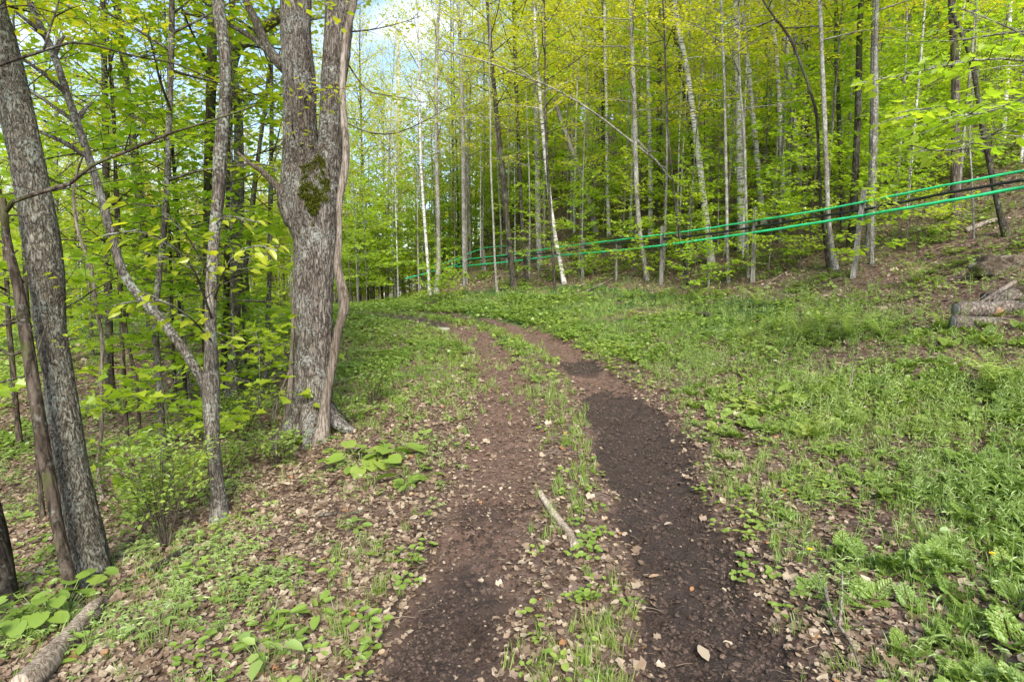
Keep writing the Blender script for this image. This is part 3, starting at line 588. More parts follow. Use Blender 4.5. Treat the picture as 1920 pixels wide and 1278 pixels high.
    for l in ([(650, 230), (690, 248), (740, 250), (800, 225), (860, 190)], [(655, 60), (700, 55), (745, 45), (790, 30)], [(652, 120), (690, 170), (735, 180), (790, 190)], [(536, 250), (515, 300), (500, 330)], [(560, 200), (590, 170, D - .6), (640, 165, D - .9), (600, 190, D - 1)], [(560, 290), (548, 230, D - .6), (560, 180, D - .8)]):
        limb(W, Cn, [P(a[0], a[1], a[2] if len(a) > 2 else D + .2) for a in l], .014, .004, LE, .085, .2, .14, .3, 1.)
    branches_on(W, Cn, p1, r1, .66, 22, 3.0, LQ, .1, 1., 20, 60); branches_on(W, Cn, p2, r2, .55, 18, 3.0, LQ, .1, 1., 20, 60, azr=(-1.2, 1.3))
    W.build('branches', M['bark_grey'], root, base); Cn.build('crown', M['maple_leaf'], root, base, smooth=False)
    return D, base
MD, MB_ = old_maple()
traced('dead_tree', 'bare grey dead stem standing against the right side of the old moss-patched maple', 'dead tree',
       [(603, 826, 30), (607, 790, 24), (613, 735, 19), (624, 680, 17), (634, 620, 15), (645, 580, 17), (643, 548, 17), (633, 500, 14), (636, 450, 13), (637, 375, 13), (646, 325, 13), (649, 280, 13), (645, 225, 14), (642, 150, 13), (650, 65, 13), (664, 0, 13), (668, -80, 10), (660, -160, 6)],
       'dead_wood', depth=MD - .42, sides=28, step=.04, rough=.007, ridge=True, fq=28, nb=0, topout=False, flare=.3)
traced('dead_pole', 'grey weathered dead pole leaning on the left side of the old moss-patched maple', 'dead tree',
       [(541, 760, 18), (545, 715, 12), (547, 670, 9), (550, 600, 8), (552, 550, 7), (556, 505, 5)], 'dead_wood', depth=MD - .1, sides=16, step=.05, rough=.004, ridge=True, nb=0, topout=False,
       limbs=[([(545, 690), (530, 725), (517, 755), (512, 775)], dict(w=5, w1=3, bare=True, start=.8)), ([(543, 720), (525, 740), (515, 780)], dict(w=4, w1=2, bare=True, start=.8))])

# trees by the bend and along the pipes
B_ = 'bark_birch'; G_ = 'bark_pale'; D_ = 'bark_dark'; O_ = 'bark_brown'
hillside = [
 (B_, 'white birch with dark bands beyond the bend, nearest the broken stump', [(750, 557, 11), (751, 500, 11), (751, 420, 10), (750, 330, 10), (748, 220, 8), (746, 60, 6)], .5, None),
 (B_, 'slim white birch beyond the bend, middle one of the three pale trunks', [(806, 556, 7), (803, 510, 6), (798, 440, 6), (793, 370, 5), (789, 300, 5), (786, 150, 4)], .5, None),
 (G_, 'lichen-spotted trunk beyond the bend where the thin green line passes', [(818, 552, 11), (822, 500, 9), (822, 440, 8), (820, 350, 8), (818, 220, 7), (820, 60, 6)], .5, None),
 (G_, 'grey trunk near the far left end of the pipes, beside a lighter pole', [(873, 535, 10), (871, 480, 9), (870, 400, 9), (868, 250, 8), (862, 60, 6)], .5, None),
 (D_, 'dark sweeping trunk leaning left, left one of the dark pair by the pipes', [(965, 543, 15), (960, 500, 12), (951, 420, 11), (944, 340, 10), (936, 260, 9), (925, 150, 8), (915, 20, 6)], .5, None),
 (D_, 'dark straight trunk, right one of the dark pair by the pipes', [(990, 530, 9), (984, 480, 8), (978, 400, 7), (974, 300, 7), (969, 200, 7), (964, 60, 6)], .5, None),
 (G_, 'pale smooth trunk standing upright behind the pipes left of centre', [(1012, 500, 11), (1009, 420, 10), (1007, 300, 10), (1004, 180, 9), (1001, 20, 8)], .55, 'g'),
 (D_, 'thin dark pole in front of the pipes beside a white-mottled trunk', [(1041, 545, 6), (1037, 480, 5), (1032, 400, 5), (1026, 300, 5), (1022, 180, 4)], .45, None),
 (B_, 'white-mottled leaning trunk in front of the pipes near the pipe centre', [(1058, 532, 9), (1050, 490, 8), (1042, 450, 8), (1033, 390, 8), (1026, 330, 7), (1018, 250, 7), (1010, 150, 6), (1002, 20, 5)], .5, None),
 (G_, 'pale trunk leaning strongly left up the hill behind the pipes', [(1118, 440, 11), (1108, 390, 10), (1090, 330, 9), (1072, 280, 9), (1050, 220, 8), (1026, 140, 7)], .6, 'g'),
 (B_, 'slim white birch far up the hill behind the middle of the pipes', [(1142, 445, 8), (1140, 380, 7), (1138, 300, 7), (1137, 200, 6), (1134, 60, 6)], .6, 'g'),
 (G_, 'grey trunk with a long dead bough, in front of the pipes at mid picture', [(1214, 526, 10), (1208, 490, 9), (1200, 440, 9), (1195, 380, 9), (1192, 300, 9), (1190, 220, 9), (1186, 100, 8), (1182, 0, 7)], .45, None),
 (D_, 'thin dark pole right of the grey trunk with the dead bough', [(1293, 535, 6), (1284, 500, 5), (1274, 440, 5), (1264, 360, 4), (1252, 240, 4)], .4, None),
 (B_, 'pale trunk leaning left, crossing behind all three pipes right of centre', [(1334, 497, 15), (1328, 440, 13), (1319, 370, 12), (1311, 300, 12), (1300, 220, 11), (1288, 130, 10), (1268, 30, 9)], .55, None),
 (D_, 'dark peeling trunk leaning left high behind the pipes', [(1318, 400, 14), (1308, 330, 14), (1296, 240, 13), (1284, 170, 12), (1272, 100, 11), (1258, 0, 10)], .6, 'g'),
 (B_, 'tall straight white birch with black bands right of centre', [(1391, 470, 16), (1389, 400, 14), (1387, 300, 13), (1385, 200, 12), (1382, 100, 12), (1380, 0, 11)], .6, None),
 (G_, 'straight grey pole just left of the tall banded birch', [(1366, 530, 7), (1364, 470, 6), (1363, 400, 6), (1361, 300, 6), (1358, 150, 5), (1352, 0, 5)], .45, None),
 (B_, 'stout white birch leaning left, seen high above the pipes', [(1375, 330, 15), (1368, 250, 15), (1360, 170, 15), (1350, 90, 15), (1336, 10, 14)], .6, 'g'),
 (B_, 'white birch with peeling bark, right neighbour of the tall banded birch', [(1433, 425, 13), (1425, 360, 11), (1418, 280, 10), (1408, 180, 9), (1396, 60, 8)], .6, 'g'),
 (B_, 'slender white birch in the birch clump uphill of the middle posts', [(1470, 400, 10), (1466, 300, 9), (1462, 200, 9), (1455, 100, 8), (1446, 0, 8)], .6, 'g'),
 (B_, 'right-hand leaning birch of the birch clump uphill of the middle posts', [(1502, 345, 12), (1495, 290, 12), (1486, 200, 11), (1477, 110, 11), (1466, 10, 10)], .6, 'g'),
 (G_, 'mottled grey-white pole crossing the pipes, right one of a close pair', [(1566, 505, 14), (1558, 450, 10), (1553, 400, 9), (1549, 300, 9), (1545, 200, 9), (1541, 100, 8), (1537, 0, 8)], .45, None),
 (D_, 'thin curved black pole, left one of a close pair crossing the pipes', [(1554, 503, 9), (1546, 440, 7), (1539, 380, 7), (1535, 300, 6), (1530, 210, 6), (1505, 130, 5), (1480, 70, 5), (1430, 0, 4)], .5, None),
 (G_, 'pale pole in front of the pipes just right of the leaning wooden post', [(1635, 498, 9), (1634, 450, 8), (1635, 400, 8), (1637, 330, 8), (1639, 250, 8), (1641, 120, 8), (1644, 0, 7)], .5, None),
 (G_, 'grey trunk behind the pipes directly behind the leaning wooden post', [(1630, 470, 20), (1634, 400, 18), (1637, 300, 17), (1639, 200, 16), (1640, 60, 14)], .5, 'g'),
 (D_, 'dark trunk behind the pipes left of the leaning wooden post', [(1596, 460, 18), (1600, 400, 16), (1605, 300, 14), (1609, 200, 13), (1612, 60, 12)], .5, 'g'),
 (D_, 'dark thin trunk between the dark trunk and the close pair of poles', [(1580, 440, 10), (1578, 340, 10), (1574, 240, 9), (1568, 100, 8)], .5, 'g'),
 (O_, 'broken-barked brown trunk standing alone uphill, above the stacked logs', [(1790, 410, 24), (1790, 370, 19), (1791, 300, 18), (1792, 200, 18), (1791, 120, 17), (1785, 0, 15)], .5, None),
 (D_, 'dark bent trunk leaning left, right of the lone brown trunk', [(1887, 442, 18), (1876, 405, 14), (1864, 350, 13), (1854, 300, 12), (1842, 240, 12), (1832, 170, 11), (1818, 100, 10), (1786, 20, 9)], .5, None),
 (G_, 'thin grey pole between the lone brown trunk and the dark bent trunk', [(1826, 445, 5), (1825, 400, 5), (1822, 330, 4), (1818, 250, 4)], .4, None),
 (G_, 'spindly bare pole crossing the pipes left of the birch clump', [(1403, 522, 6), (1401, 450, 6), (1399, 380, 5), (1395, 250, 5)], .4, None),
 (G_, 'spindly pole between two thin posts in front of the far pipes', [(932, 548, 5), (928, 490, 4), (925, 420, 4), (920, 300, 3)], .4, None),
]
for bark, lb_, ln_, hb_, mode in hillside:
    lim = []
    if 'long dead bough' in lb_: lim = [([(1230, 302), (1180, 262), (1118, 214), (1050, 172), (980, 142), (900, 112), (815, 92)], dict(w=5, w1=2, leaf=LQ, start=.35, lsize=.09, slen=.12, spc=.35)),
                                        ([(1192, 260), (1230, 302), (1262, 340)], dict(w=6, w1=3, bare=True))]
    traced('birch_tree' if bark == B_ else 'tree', lb_, 'birch' if bark == B_ else 'tree', ln_, bark, height=15, hb=hb_, nb=20, Lmax=2.0, lsize=.095, sides=12, step=.3, group=TR_HILL if bark != B_ else 'birches in the wood', rough=.004, limbs=lim, dens=.9)

# off-frame tree with boughs that reach into the picture at the right, and one at the left
traced('maple_tree', 'bright-leaved maple whose layered boughs reach in from the right edge above the pipes', 'tree', [(1990, 640, 26), (2000, 500, 22), (2010, 300, 20), (2020, 100, 18)], G_, 'under_leaf', depth=8., height=9, hb=.5, nb=10, Lmax=2., azr=(1.8, 4.4),
       limbs=[([(2012, 260, 7.6), (1920, 190, 7.0), (1840, 215, 6.4), (1760, 200, 6.0), (1680, 225, 5.8)], dict(w=9, w1=2, d=7., leaf=LM, lsize=.13, slen=.3, spc=.12, lspc=.07, flat=.1)),
              ([(2008, 330, 7.6), (1930, 250, 7.2), (1850, 255, 6.8), (1780, 285, 6.4), (1700, 270, 6.2)], dict(w=7, w1=2, d=7., leaf=LM, lsize=.12, slen=.28, spc=.14, lspc=.08, flat=.1)),
              ([(2014, 180, 7.6), (1940, 120, 7.2), (1860, 110, 7.0), (1740, 130, 6.8), (1620, 155, 6.6)], dict(w=7, w1=2, d=7., leaf=LM, lsize=.12, slen=.25, spc=.16, lspc=.09, flat=.1))])
traced('tree', 'tree at the left edge whose bare dark limb arches across the thick netted-bark trunk', 'tree', [(-70, 1230, 40), (-90, 900, 36), (-105, 500, 32), (-120, 100, 28)], D_, depth=4.0, height=9, hb=.6, nb=6, Lmax=2.,
       limbs=[([(-112, 230, 4.0), (-60, 150, 4.0), (0, 122, 4.0), (80, 96, 4.1), (140, 79, 4.2), (195, 90, 4.3), (250, 105, 4.4), (330, 120, 4.6), (400, 150, 4.8)], dict(w=10, w1=3, d=4., sides=8, bare=True, start=.5, slen=.15, spc=.4)),
              ([(82, 95, 4.1), (92, 60, 4.1), (108, 10, 4.2), (118, -40, 4.2)], dict(w=6, w1=3, bare=True, d=4.)),
              ([(-108, 60, 4.2), (-40, 30, 4.4), (40, 10, 4.6), (120, 30, 4.9)], dict(w=5, w1=2, d=4., leaf=LE, lsize=.1, lspc=.1, slen=.3))])

# ------------------------------------------------------------------ procedural tree kinds, then copies
def proto(kind, seed):
    global rng; keep = rng; rng = np.random.default_rng(seed)
    spec = dict(
        tall=dict(h=(14, 19), r=(.07, .12), bark=rng.choice(['bark_grey', 'bark_dark', 'bark_pale', 'bark_brown']), z0=.26, nb=44, L=2.5, leaf=LQ, ls=.115, lm='maple_leaf', name='tree', cat='tree'),
        birch=dict(h=(13, 17), r=(.06, .10), bark='bark_birch', z0=.45, nb=26, L=1.9, leaf=LQ, ls=.10, lm='maple_leaf', name='birch_tree', cat='birch'),
        pole=dict(h=(9, 14), r=(.028, .05), bark=rng.choice(['bark_pale', 'bark_birch', 'bark_pale', 'bark_brown', 'bark_grey']), z0=.4, nb=20, L=1.3, leaf=LQ, ls=.11, lm='maple_leaf', name='sapling', cat='tree'),
        under=dict(h=(5, 8.5), r=(.022, .04), bark='bark_grey', z0=.16, nb=34, L=2.1, leaf=LM, ls=.12, lm='under_leaf', name='young_maple', cat='young tree'),
        sap=dict(h=(.9, 1.7), r=(.006, .01), bark='bark_grey', z0=.35, nb=9, L=.55, leaf=LM, ls=.11, lm='under_leaf', name='maple_sapling', cat='sapling'))[kind]
    h = rng.uniform(*spec['h']); r0 = rng.uniform(*spec['r']); n = 9; z = np.linspace(0, h, n); ax = rng.normal(0, 1, 2) * .035 * h
    t = z / h; pts = np.stack([ax[0] * t**1.5 + .012 * h * np.sin(t * 5 + rng.random() * 6) * t, ax[1] * t**1.5 + .012 * h * np.sin(t * 4 + rng.random() * 6) * t, z], 1); pts[0, 2] = -.3
    T = Buf(); W = Buf(); Cn = Buf(); p, r = trunk_mesh(T, pts, r0 * (1 - .88 * t), 12 if kind != 'sap' else 6, .35 if kind != 'sap' else .15, r0 * .06, False, 9, .25 if kind != 'sap' else 0)
    sap = kind == 'sap'
    branches_on(W, Cn, p, r, spec['z0'], spec['nb'], spec['L'], spec['leaf'], spec['ls'], {'tall': 1.0, 'birch': 1.0, 'pole': 1.1, 'under': 1.35, 'sap': 1.0}[kind], 5 if kind in ('under', 'sap') else 20, 35 if kind in ('under', 'sap') else 60, 'layer' if kind == 'under' else 'round',
                spc=.1 if sap else .16, lspc=.06 if sap else (.075 if kind == 'under' else .06), minL=.15 if sap else .3)
    base = (0, 0, 0); root = finish(spec['name'], '', spec['cat'], base, T, W, Cn, M[spec['bark']], M[spec['lm']]); root['_k'] = kind
    rng = keep; return root
PR = {'tall': [proto('tall', 100 + k) for k in range(7)], 'birch': [proto('birch', 200 + k) for k in range(3)], 'pole': [proto('pole', 500 + k) for k in range(7)], 'under': [proto('under', 300 + k) for k in range(7)], 'sap': [proto('sap', 400 + k) for k in range(5)]}
used = set(); placed = []
def place(kind, x, y, sc=None, rz=None):
    k = rng.integers(len(PR[kind])); p = PR[kind][k]; z = h1(x, y) - .02
    sc = rng.uniform(.85, 1.15) if sc is None else sc; rz = rng.uniform(0, 6.28) if rz is None else rz
    if (kind, k) not in used:
        used.add((kind, k)); o = p; o.location = (x, y, z); o.rotation_euler = (0, 0, rz); o.scale = (sc,) * 3
    else: o = copy_tree(p, (x, y, z), rz, sc)
    placed.append((o, kind, x, y, z)); return o
pts_ = []
def scatter(kind, n, ylo, yhi, mind, test, scl=None):
    c = 0; tries = 0
    while c < n and tries < n * 60:
        tries += 1; dep = math.sqrt(rng.uniform(ylo**2, yhi**2)); px = rng.uniform(8, 1912); x = (px - 960) / FPX * dep; y = dep
        s, d, _ = trail(np.array([x]), np.array([y])); s = s[0]; d = d[0]
        if not test(x, y, s, d, px, dep): continue
        if any((x - a) ** 2 + (y - b) ** 2 < mind ** 2 for a, b in pts_): continue
        q = proj((x, y, h1(x, y)))
        if not (5 < q[0] < 1915): continue
        pts_.append((x, y)); place(kind, x, y, None if scl is None else rng.uniform(*scl)); c += 1
    print(kind, 'placed', c)
def t_far(x, y, s, d, px, dep):
    if abs(d) < 2.6: return False
    if d > 0: return d > 8.8 and dep > 15
    return d < -5.5 and dep > 9.5
def t_left(x, y, s, d, px, dep): return d < -4.4 and dep > 7.5 and px < 560
def t_tall(x, y, s, d, px, dep): return t_far(x, y, s, d, px, dep) and not (640 < px < 800 and dep < 33)
def t_under(x, y, s, d, px, dep): return (t_left(x, y, s, d, px, dep) or t_far(x, y, s, d, px, dep) or (d > 6.0 and 13 < dep < 22)) and not (px > 850 and dep < float(np.interp(px, [855, 990, 1240, 1520, 1920], [31, 26, 20, 16, 13.5]))) and not (1700 < px and dep < 17) and not (600 < px < 900 and dep < 23)
scatter('tall', 100, 10, 50, 1.3, t_tall)
scatter('birch', 12, 18, 45, 1.3, lambda x, y, s, d, px, dep: t_tall(x, y, s, d, px, dep) and px > 700)
scatter('pole', 100, 13, 42, .6, lambda x, y, s, d, px, dep: t_far(x, y, s, d, px, dep) or (d > 6.5 and dep > 15))
scatter('pole', 66, 16, 32, .5, lambda x, y, s, d, px, dep: d > 8.5 and px > 850)
scatter('under', 118, 7, 40, .8, t_under)
scatter('under', 24, 24, 46, .8, lambda x, y, s, d, px, dep: abs(d) > 2.4 and 600 < px < 930)
scatter('under', 26, 16, 34, .7, lambda x, y, s, d, px, dep: (d > 8.2 and px > 900 and dep > float(np.interp(px, [855, 990, 1240, 1520, 1920], [31, 26, 20, 16, 13.5]))), (.42, .7))
scatter('under', 10, 15, 28, .6, lambda x, y, s, d, px, dep: (d > 8.0 and px > 880 and dep > float(np.interp(px, [855, 990, 1240, 1520, 1920], [30, 25.5, 19.5, 15.5, 13])) and dep < 28), (.8, 1.15))
def t_sap(x, y, s, d, px, dep): return (d > 5.2 and dep > 11 and px > 900) or (d < -3.6 and dep > 6 and px < 560) or (d > 2.5 and dep > 21)
scatter('sap', 46, 6, 24, .5, t_sap)
for px_, py_, sc_ in ((1290, 528, .62), (1440, 522, .5), (1500, 508, .55), (1185, 522, .6), (1345, 505, .72), (1085, 528, .5), (1700, 470, .6), (1010, 540, .6)):
    g_, _ = G(px_, py_); place('under', g_[0], g_[1], sc_)
def ordn(n):
    return ['first', 'second', 'third', 'fourth', 'fifth', 'sixth', 'seventh', 'eighth', 'ninth', 'tenth', 'eleventh', 'twelfth', 'thirteenth', 'fourteenth', 'fifteenth', 'sixteenth', 'seventeenth', 'eighteenth', 'nineteenth', 'twentieth'][n] if n < 20 else 'twenty-' + ['first', 'second', 'third', 'fourth', 'fifth', 'sixth', 'seventh', 'eighth', 'ninth'][n - 20]
def relabel():
    words = {'bark_grey': 'grey', 'bark_pale': 'pale', 'bark_dark': 'dark', 'bark_brown': 'brown', 'bark_birch': 'white'}
    G1 = {}
    for o, kind, x, y, z in placed:
        px, py, dep = proj((x, y, z)); bk = [c for c in o.children if c.name.startswith('trunk')][0].data.materials[0].name
        side = ('at the far left' if px < 260 else 'left of the old maple' if px < 590 else 'beyond the trail bend' if px < 900 else 'behind the far pipes' if px < 1150 else
                'behind the mid pipes' if px < 1400 else 'behind the leaning post' if px < 1660 else 'on the right hillside')
        band = ('nearest', 'middle', 'farther', 'farthest')[int(np.searchsorted({'sap': [10, 14, 19]}.get(kind, [17, 27, 38]), dep))]
        G1.setdefault((kind, words[bk], side, band), []).append((px, o))
    for (kind, wd, side, band), l in G1.items():
        l.sort(key=lambda q: q[0])
        for i, (px, o) in enumerate(l):
            nm = {'pole': f'thin {wd} pole-like tree', 'tall': f'tall {wd}-barked tree', 'birch': 'white-trunked birch', 'under': 'leafy young maple', 'sap': 'maple seedling'}[kind]
            pl = {'pole': 'row', 'tall': 'row', 'birch': 'row', 'under': 'row', 'sap': 'group'}[kind]
            o['label'] = f'{nm} {side}, {ordn(i)} from left in {band} {pl}'
            o['group'] = {'pole': 'thin pole-like trees in the wood', 'tall': 'tall trees of the wood', 'birch': 'birches in the wood', 'under': 'young maples under the tall trees', 'sap': 'maple seedlings on the forest floor'}[kind]
            if '_k' in o: del o['_k']
relabel()

# ------------------------------------------------------------------ far woods nobody could count
def far_woods():
    Lf = Buf(); Tk = Buf(); n = 560; k = 0
    while k < n:
        dep = math.sqrt(rng.uniform(42**2, 95**2)); x = rng.uniform(-1.05, 1.05) * dep; y = dep; s, d, _ = trail(np.array([x]), np.array([y]))
        if abs(d[0]) < 3: continue
        k += 1; z = h1(x, y); hgt = rng.uniform(9, 17) * (.72 if -.32 < x / dep < -.1 else 1); V, Fs = tube([(x, y, z - .3), (x + rng.normal(0, .3), y, z + hgt * .5), (x + rng.normal(0, .6), y, z + hgt)], [.13, .09, .03], 5, False); Tk.add(V, Fs)
        m = 900; u = nrm(rng.normal(0, 1, (m, 3))) * (rng.random((m, 1)) ** .45); lob = rng.integers(0, 9, m); cc = rng.normal(0, 1, (9, 3)) * np.array([1.5, 1.5, hgt * .26]) + np.array([x, y, z + hgt * .52])
        pos = cc[lob] + u * np.array([1.3, 1.3, .7]); put(Lf, LQ, pos, rng.normal(0, 1, (m, 3)) * np.array([1, 1, .4]), np.array([0, 0, 1.]) + rng.normal(0, .6, (m, 3)), .27)
    tag(Lf.build('far_foliage', M['maple_leaf'], smooth=False), 'mass of light green foliage filling the far background of the wood', 'foliage', kind='stuff')
    tag(Tk.build('far_trunks', M['bark_grey']), 'mass of distant trunks far back in the wood', 'woods', kind='stuff')
far_woods()

# ------------------------------------------------------------------ ground scatter
def radial(n, r0, r1, pw=1.0, margin=1.08):
    """random ground points in the view wedge, density falling with distance"""
    u = rng.random(n); dep = r0 + (r1 - r0) * u ** pw; x = rng.uniform(-.95, .95, n) * margin * dep; y = dep
    z, s, d, l, r = H(x, y, True); return x, y, z, s, d, l, r
def litter():
    b = Buf(); x, y, z, s, d, l, r = radial(250000, 2.2, 28, 1.2)
    n = fbm(x * .8, y * .8, 6.0); keep = (1 - .993 * np.minimum(1, 1.15 * np.maximum(l * np.where(s > 4.8, .72, .95), r))) * np.where(d > 2, .6, 1) * np.where((s > 10) & (np.abs(d) < 6), .4, 1)
    keep = keep * np.where((np.abs(d) < .35), .55, 1) * np.where((d < -1.1) & (s < 10), 1, .75) * (.45 + n)
    k = rng.random(len(x)) < keep; x, y, z = x[k], y[k], z[k]; N = len(x); sz = rng.uniform(.018, .056, N) * np.where(rng.random(N) < .15, 1.7, 1) * (1 + np.maximum(0, y - 6) * .05)
    a = rng.uniform(0, 6.28, N); pos = np.stack([x, y, z + rng.uniform(-.004, .022, N)], 1); dx = np.stack([np.cos(a), np.sin(a), rng.normal(0, .22, N)], 1)
    var = np.clip(rng.beta(2.2, 1.8, N) * .93, 0, .93); var = np.where(rng.random(N) < .008, 1.0, var)
    T1 = (A_([[0, 0, 0], [.3, -.32, .12], [.75, -.26, .02], [1, 0, .12], [.72, .3, .10], [.28, .34, -.04], [.5, 0, -.05]]), [[[0, 1, 6, 5], [1, 2, 3, 6], [6, 3, 4, 5]]])
    T2 = (A_([[0, 0, 0], [.15, -.4, .10], [.5, -.25, .0], [.7, -.45, .15], [1, 0, .05], [.7, .4, -.02], [.5, .2, .02], [.2, .42, .16]]), [[[0, 1, 2, 6], [0, 6, 7, 7][:4]], [[2, 3, 4, 6], [6, 4, 5, 5][:4]]])
    T2 = (T2[0], [[[0, 1, 2, 6], [2, 3, 4, 6]], [[0, 6, 7], [6, 4, 5]]])
    h = rng.random(N) < .55; nz_ = np.array([0, 0, 1.]) + rng.normal(0, .45, (N, 3))
    put(b, T1, pos[h], dx[h], nz_[h], sz[h], var[h]); put(b, T2, pos[~h], dx[~h], nz_[~h], sz[~h] * 1.1, var[~h])
    tag(b.build('leaf_litter', M['litter'], smooth=False), 'layer of dry brown dead leaves covering the forest floor beside the ruts', 'dead leaves', kind='stuff')
    b = Buf(); x, y, z, s, d, l, r = radial(130000, 2.3, 20, 1.1)
    keep = np.maximum(l * np.where(s < 4.6, .35, 1), r * np.where(s < 9.3, .10, .9)); k = rng.random(len(x)) < keep; x, y, z = x[k], y[k], z[k]; N = len(x)
    a = rng.uniform(0, 6.28, N); put(b, LQ, np.stack([x, y, z + rng.uniform(0, .008, N)], 1), np.stack([np.cos(a), np.sin(a), rng.normal(0, .25, N)], 1), np.array([0, 0, 1.]) + rng.normal(0, .35, (N, 3)), rng.uniform(.008, .032, N) * (1 + y * .04), rng.random(N) * .9)
    tag(b.build('shredded_leaves', M['chips'], smooth=False), 'reddish brown shredded leaf crumbs packed in the wheel ruts', 'leaf crumbs', kind='stuff')
litter()
def debris():
    b = Buf(); x, y, z, s, d, l, r = radial(16000, 2.2, 16, 1.1); k = (rng.random(len(x)) < .75 * (1 - .8 * np.maximum(l, r))) & ((d < 2.5) | (rng.random(len(x)) < .4)); x, y, z = x[k], y[k], z[k]; N = len(x); a = rng.uniform(0, 6.28, N); ln = rng.uniform(.02, .16, N) * rng.uniform(.3, 1, N)
    A0 = np.stack([x, y, z + rng.uniform(.002, .03, N)], 1); B0 = A0 + np.stack([np.cos(a), np.sin(a), rng.normal(0, .12, N)], 1) * ln[:, None]; V, F = twigs(A0, B0, .0022, .0012, .06); b.add(V, F, np.repeat(rng.uniform(.1, .85, N), 9))
    tag(b.build('twig_debris', M['litter']), 'scatter of thin twigs and dry stalks among the dead leaves', 'twigs', kind='stuff')
debris()
def clods():
    b = Buf(); x, y, z, s, d, l, r = radial(120000, 2.2, 12, 1.1); k = rng.random(len(x)) < np.maximum(l * np.where(s < 5.2, .7, .12), r * np.where(s < 9.4, .9, .1)) * (.3 + 1.2 * (fbm(x * 5, y * 5, 1.) > .48)); x, y, z = x[k], y[k], z[k]; N = len(x)
    O = (A_([[1, 0, 0], [.3, .9, .1], [-.8, .5, 0], [-.7, -.6, .1], [.4, -.9, 0], [.2, .1, .7], [-.3, -.2, .55]]), [[[0, 1, 5], [1, 2, 5], [2, 6, 5], [2, 3, 6], [3, 4, 6], [4, 0, 5], [4, 5, 6]]])
    a = rng.uniform(0, 6.28, N); put(b, O, np.stack([x, y, z - .002], 1), np.stack([np.cos(a), np.sin(a), rng.normal(0, .2, N)], 1), np.array([0, 0, 1.]) + rng.normal(0, .25, (N, 3)), rng.uniform(.005, .034, N) * rng.uniform(.4, 1.1, N))
    tag(b.build('mud_clods', M['mud']), 'dark crumbly lumps of mud churned up in the wheel ruts', 'mud', kind='stuff')
clods()
def blade(h, lean, w):
    V = []; 
    for t, ww in ((0, 1), (.45, .8), (.8, .45)): V += [[lean * t * t, -w * ww, h * (t - .12 * t * t * lean / h)], [lean * t * t, w * ww, h * (t - .12 * t * t * lean / h)]]
    V.append([lean, 0, h * .9]); return A_(V), [[0, 1, 3, 2], [2, 3, 5, 4]], [[4, 5, 6]]
def merge(parts):
    V = []; F = {}; n = 0
    for P_, fs in parts:
        V.append(P_)
        for f in fs:
            f = np.asarray(f); F.setdefault(f.shape[1], []).append(f + n)
        n += len(P_)
    return np.vstack(V), [np.vstack(v) for v in F.values()]
def rotz(V, a): c, s = math.cos(a), math.sin(a); return np.stack([V[:, 0] * c - V[:, 1] * s, V[:, 0] * s + V[:, 1] * c, V[:, 2]], 1)
def t_tuft(n=16):
    ps = []
    for k in range(n):
        V, q, t = blade(rng.uniform(.05, .18), rng.uniform(.02, .11), .0026); V = rotz(V, rng.uniform(0, 6.28)) + np.r_[rng.normal(0, .025, 2), 0]; ps.append((V, [q, t]))
    return merge(ps)
def leafat(T, base, az, el, roll, sc):
    d = A_([[math.cos(az) * math.cos(el), math.sin(az) * math.cos(el), math.sin(el)]]); u = A_([[-math.sin(el) * math.cos(az), -math.sin(el) * math.sin(az), math.cos(el)]]) + roll
    V, Fs, _ = stamp(T, A_([base]), d, u, sc); return V, Fs
LL = (A_([[0, 0, 0], [.35, -.10, .05], [.7, -.08, .03], [1, 0, -.1], [.7, .08, .03], [.35, .10, .05]]), [[[0, 1, 2, 3], [0, 3, 4, 5]]])
LR = (A_([[0, 0, 0], [-.18, -.22, .02], [.05, -.45, .08], [.45, -.5, .1], [.85, -.3, .03], [1, 0, -.08], [.85, .3, .03], [.45, .5, .1], [.05, .45, .08], [-.18, .22, .02], [.4, 0, -.02]]),
      [[[0, 1, 2, 10], [10, 2, 3, 4], [10, 4, 5, 6], [10, 6, 7, 8], [0, 10, 8, 9]]])
def t_weed():
    h = rng.uniform(.18, .42); ps = [twigs(A_([[0, 0, 0]]), A_([[rng.normal(0, .03), rng.normal(0, .03), h]]), .0028, .0015, .02)]; ps[0] = (ps[0][0], [ps[0][1]])
    n = int(h / .022)
    for k in range(n):
        t = (k + 1) / n; ps.append(leafat(LL, (0, 0, h * t), k * 2.4 + rng.normal(0, .3), R(rng.uniform(5, 30) + 35 * t * t), rng.normal(0, .2, (1, 3)), rng.uniform(.055, .09) * (1 - .35 * t)))
    return merge(ps)
def t_feather():
    ps = []
    for k in range(rng.integers(5, 9)):
        az = k * 2.4 + rng.normal(0, .3); ln = rng.uniform(.10, .2); el = R(rng.uniform(15, 50)); d = A_([math.cos(az) * math.cos(el), math.sin(az) * math.cos(el), math.sin(el)]); sd_ = A_([-math.sin(az), math.cos(az), 0])
        ps.append((lambda q: (q[0], [q[1]]))(twigs(A_([[0, 0, 0.]]), A_([d * ln]), .0015, .0006, .08)))
        for i in range(6):
            t = .3 + .7 * i / 6; b0 = d * ln * t; pl = ln * .42 * (1.15 - t)
            for sg in (-1, 1):
                for j in range(4):
                    b1 = b0 + (sd_ * sg * .85 + d * .5) * pl * (j + .6) / 4
                    for s2 in (-1, 1): ps.append((stamp(LQ, A_([b1]), A_([d * s2 + sd_ * sg * .6]), A_([[0, 0, 1.]]) + rng.normal(0, .2, (1, 3)), pl * rng.uniform(.42, .62))[:2]))
    return merge(ps)
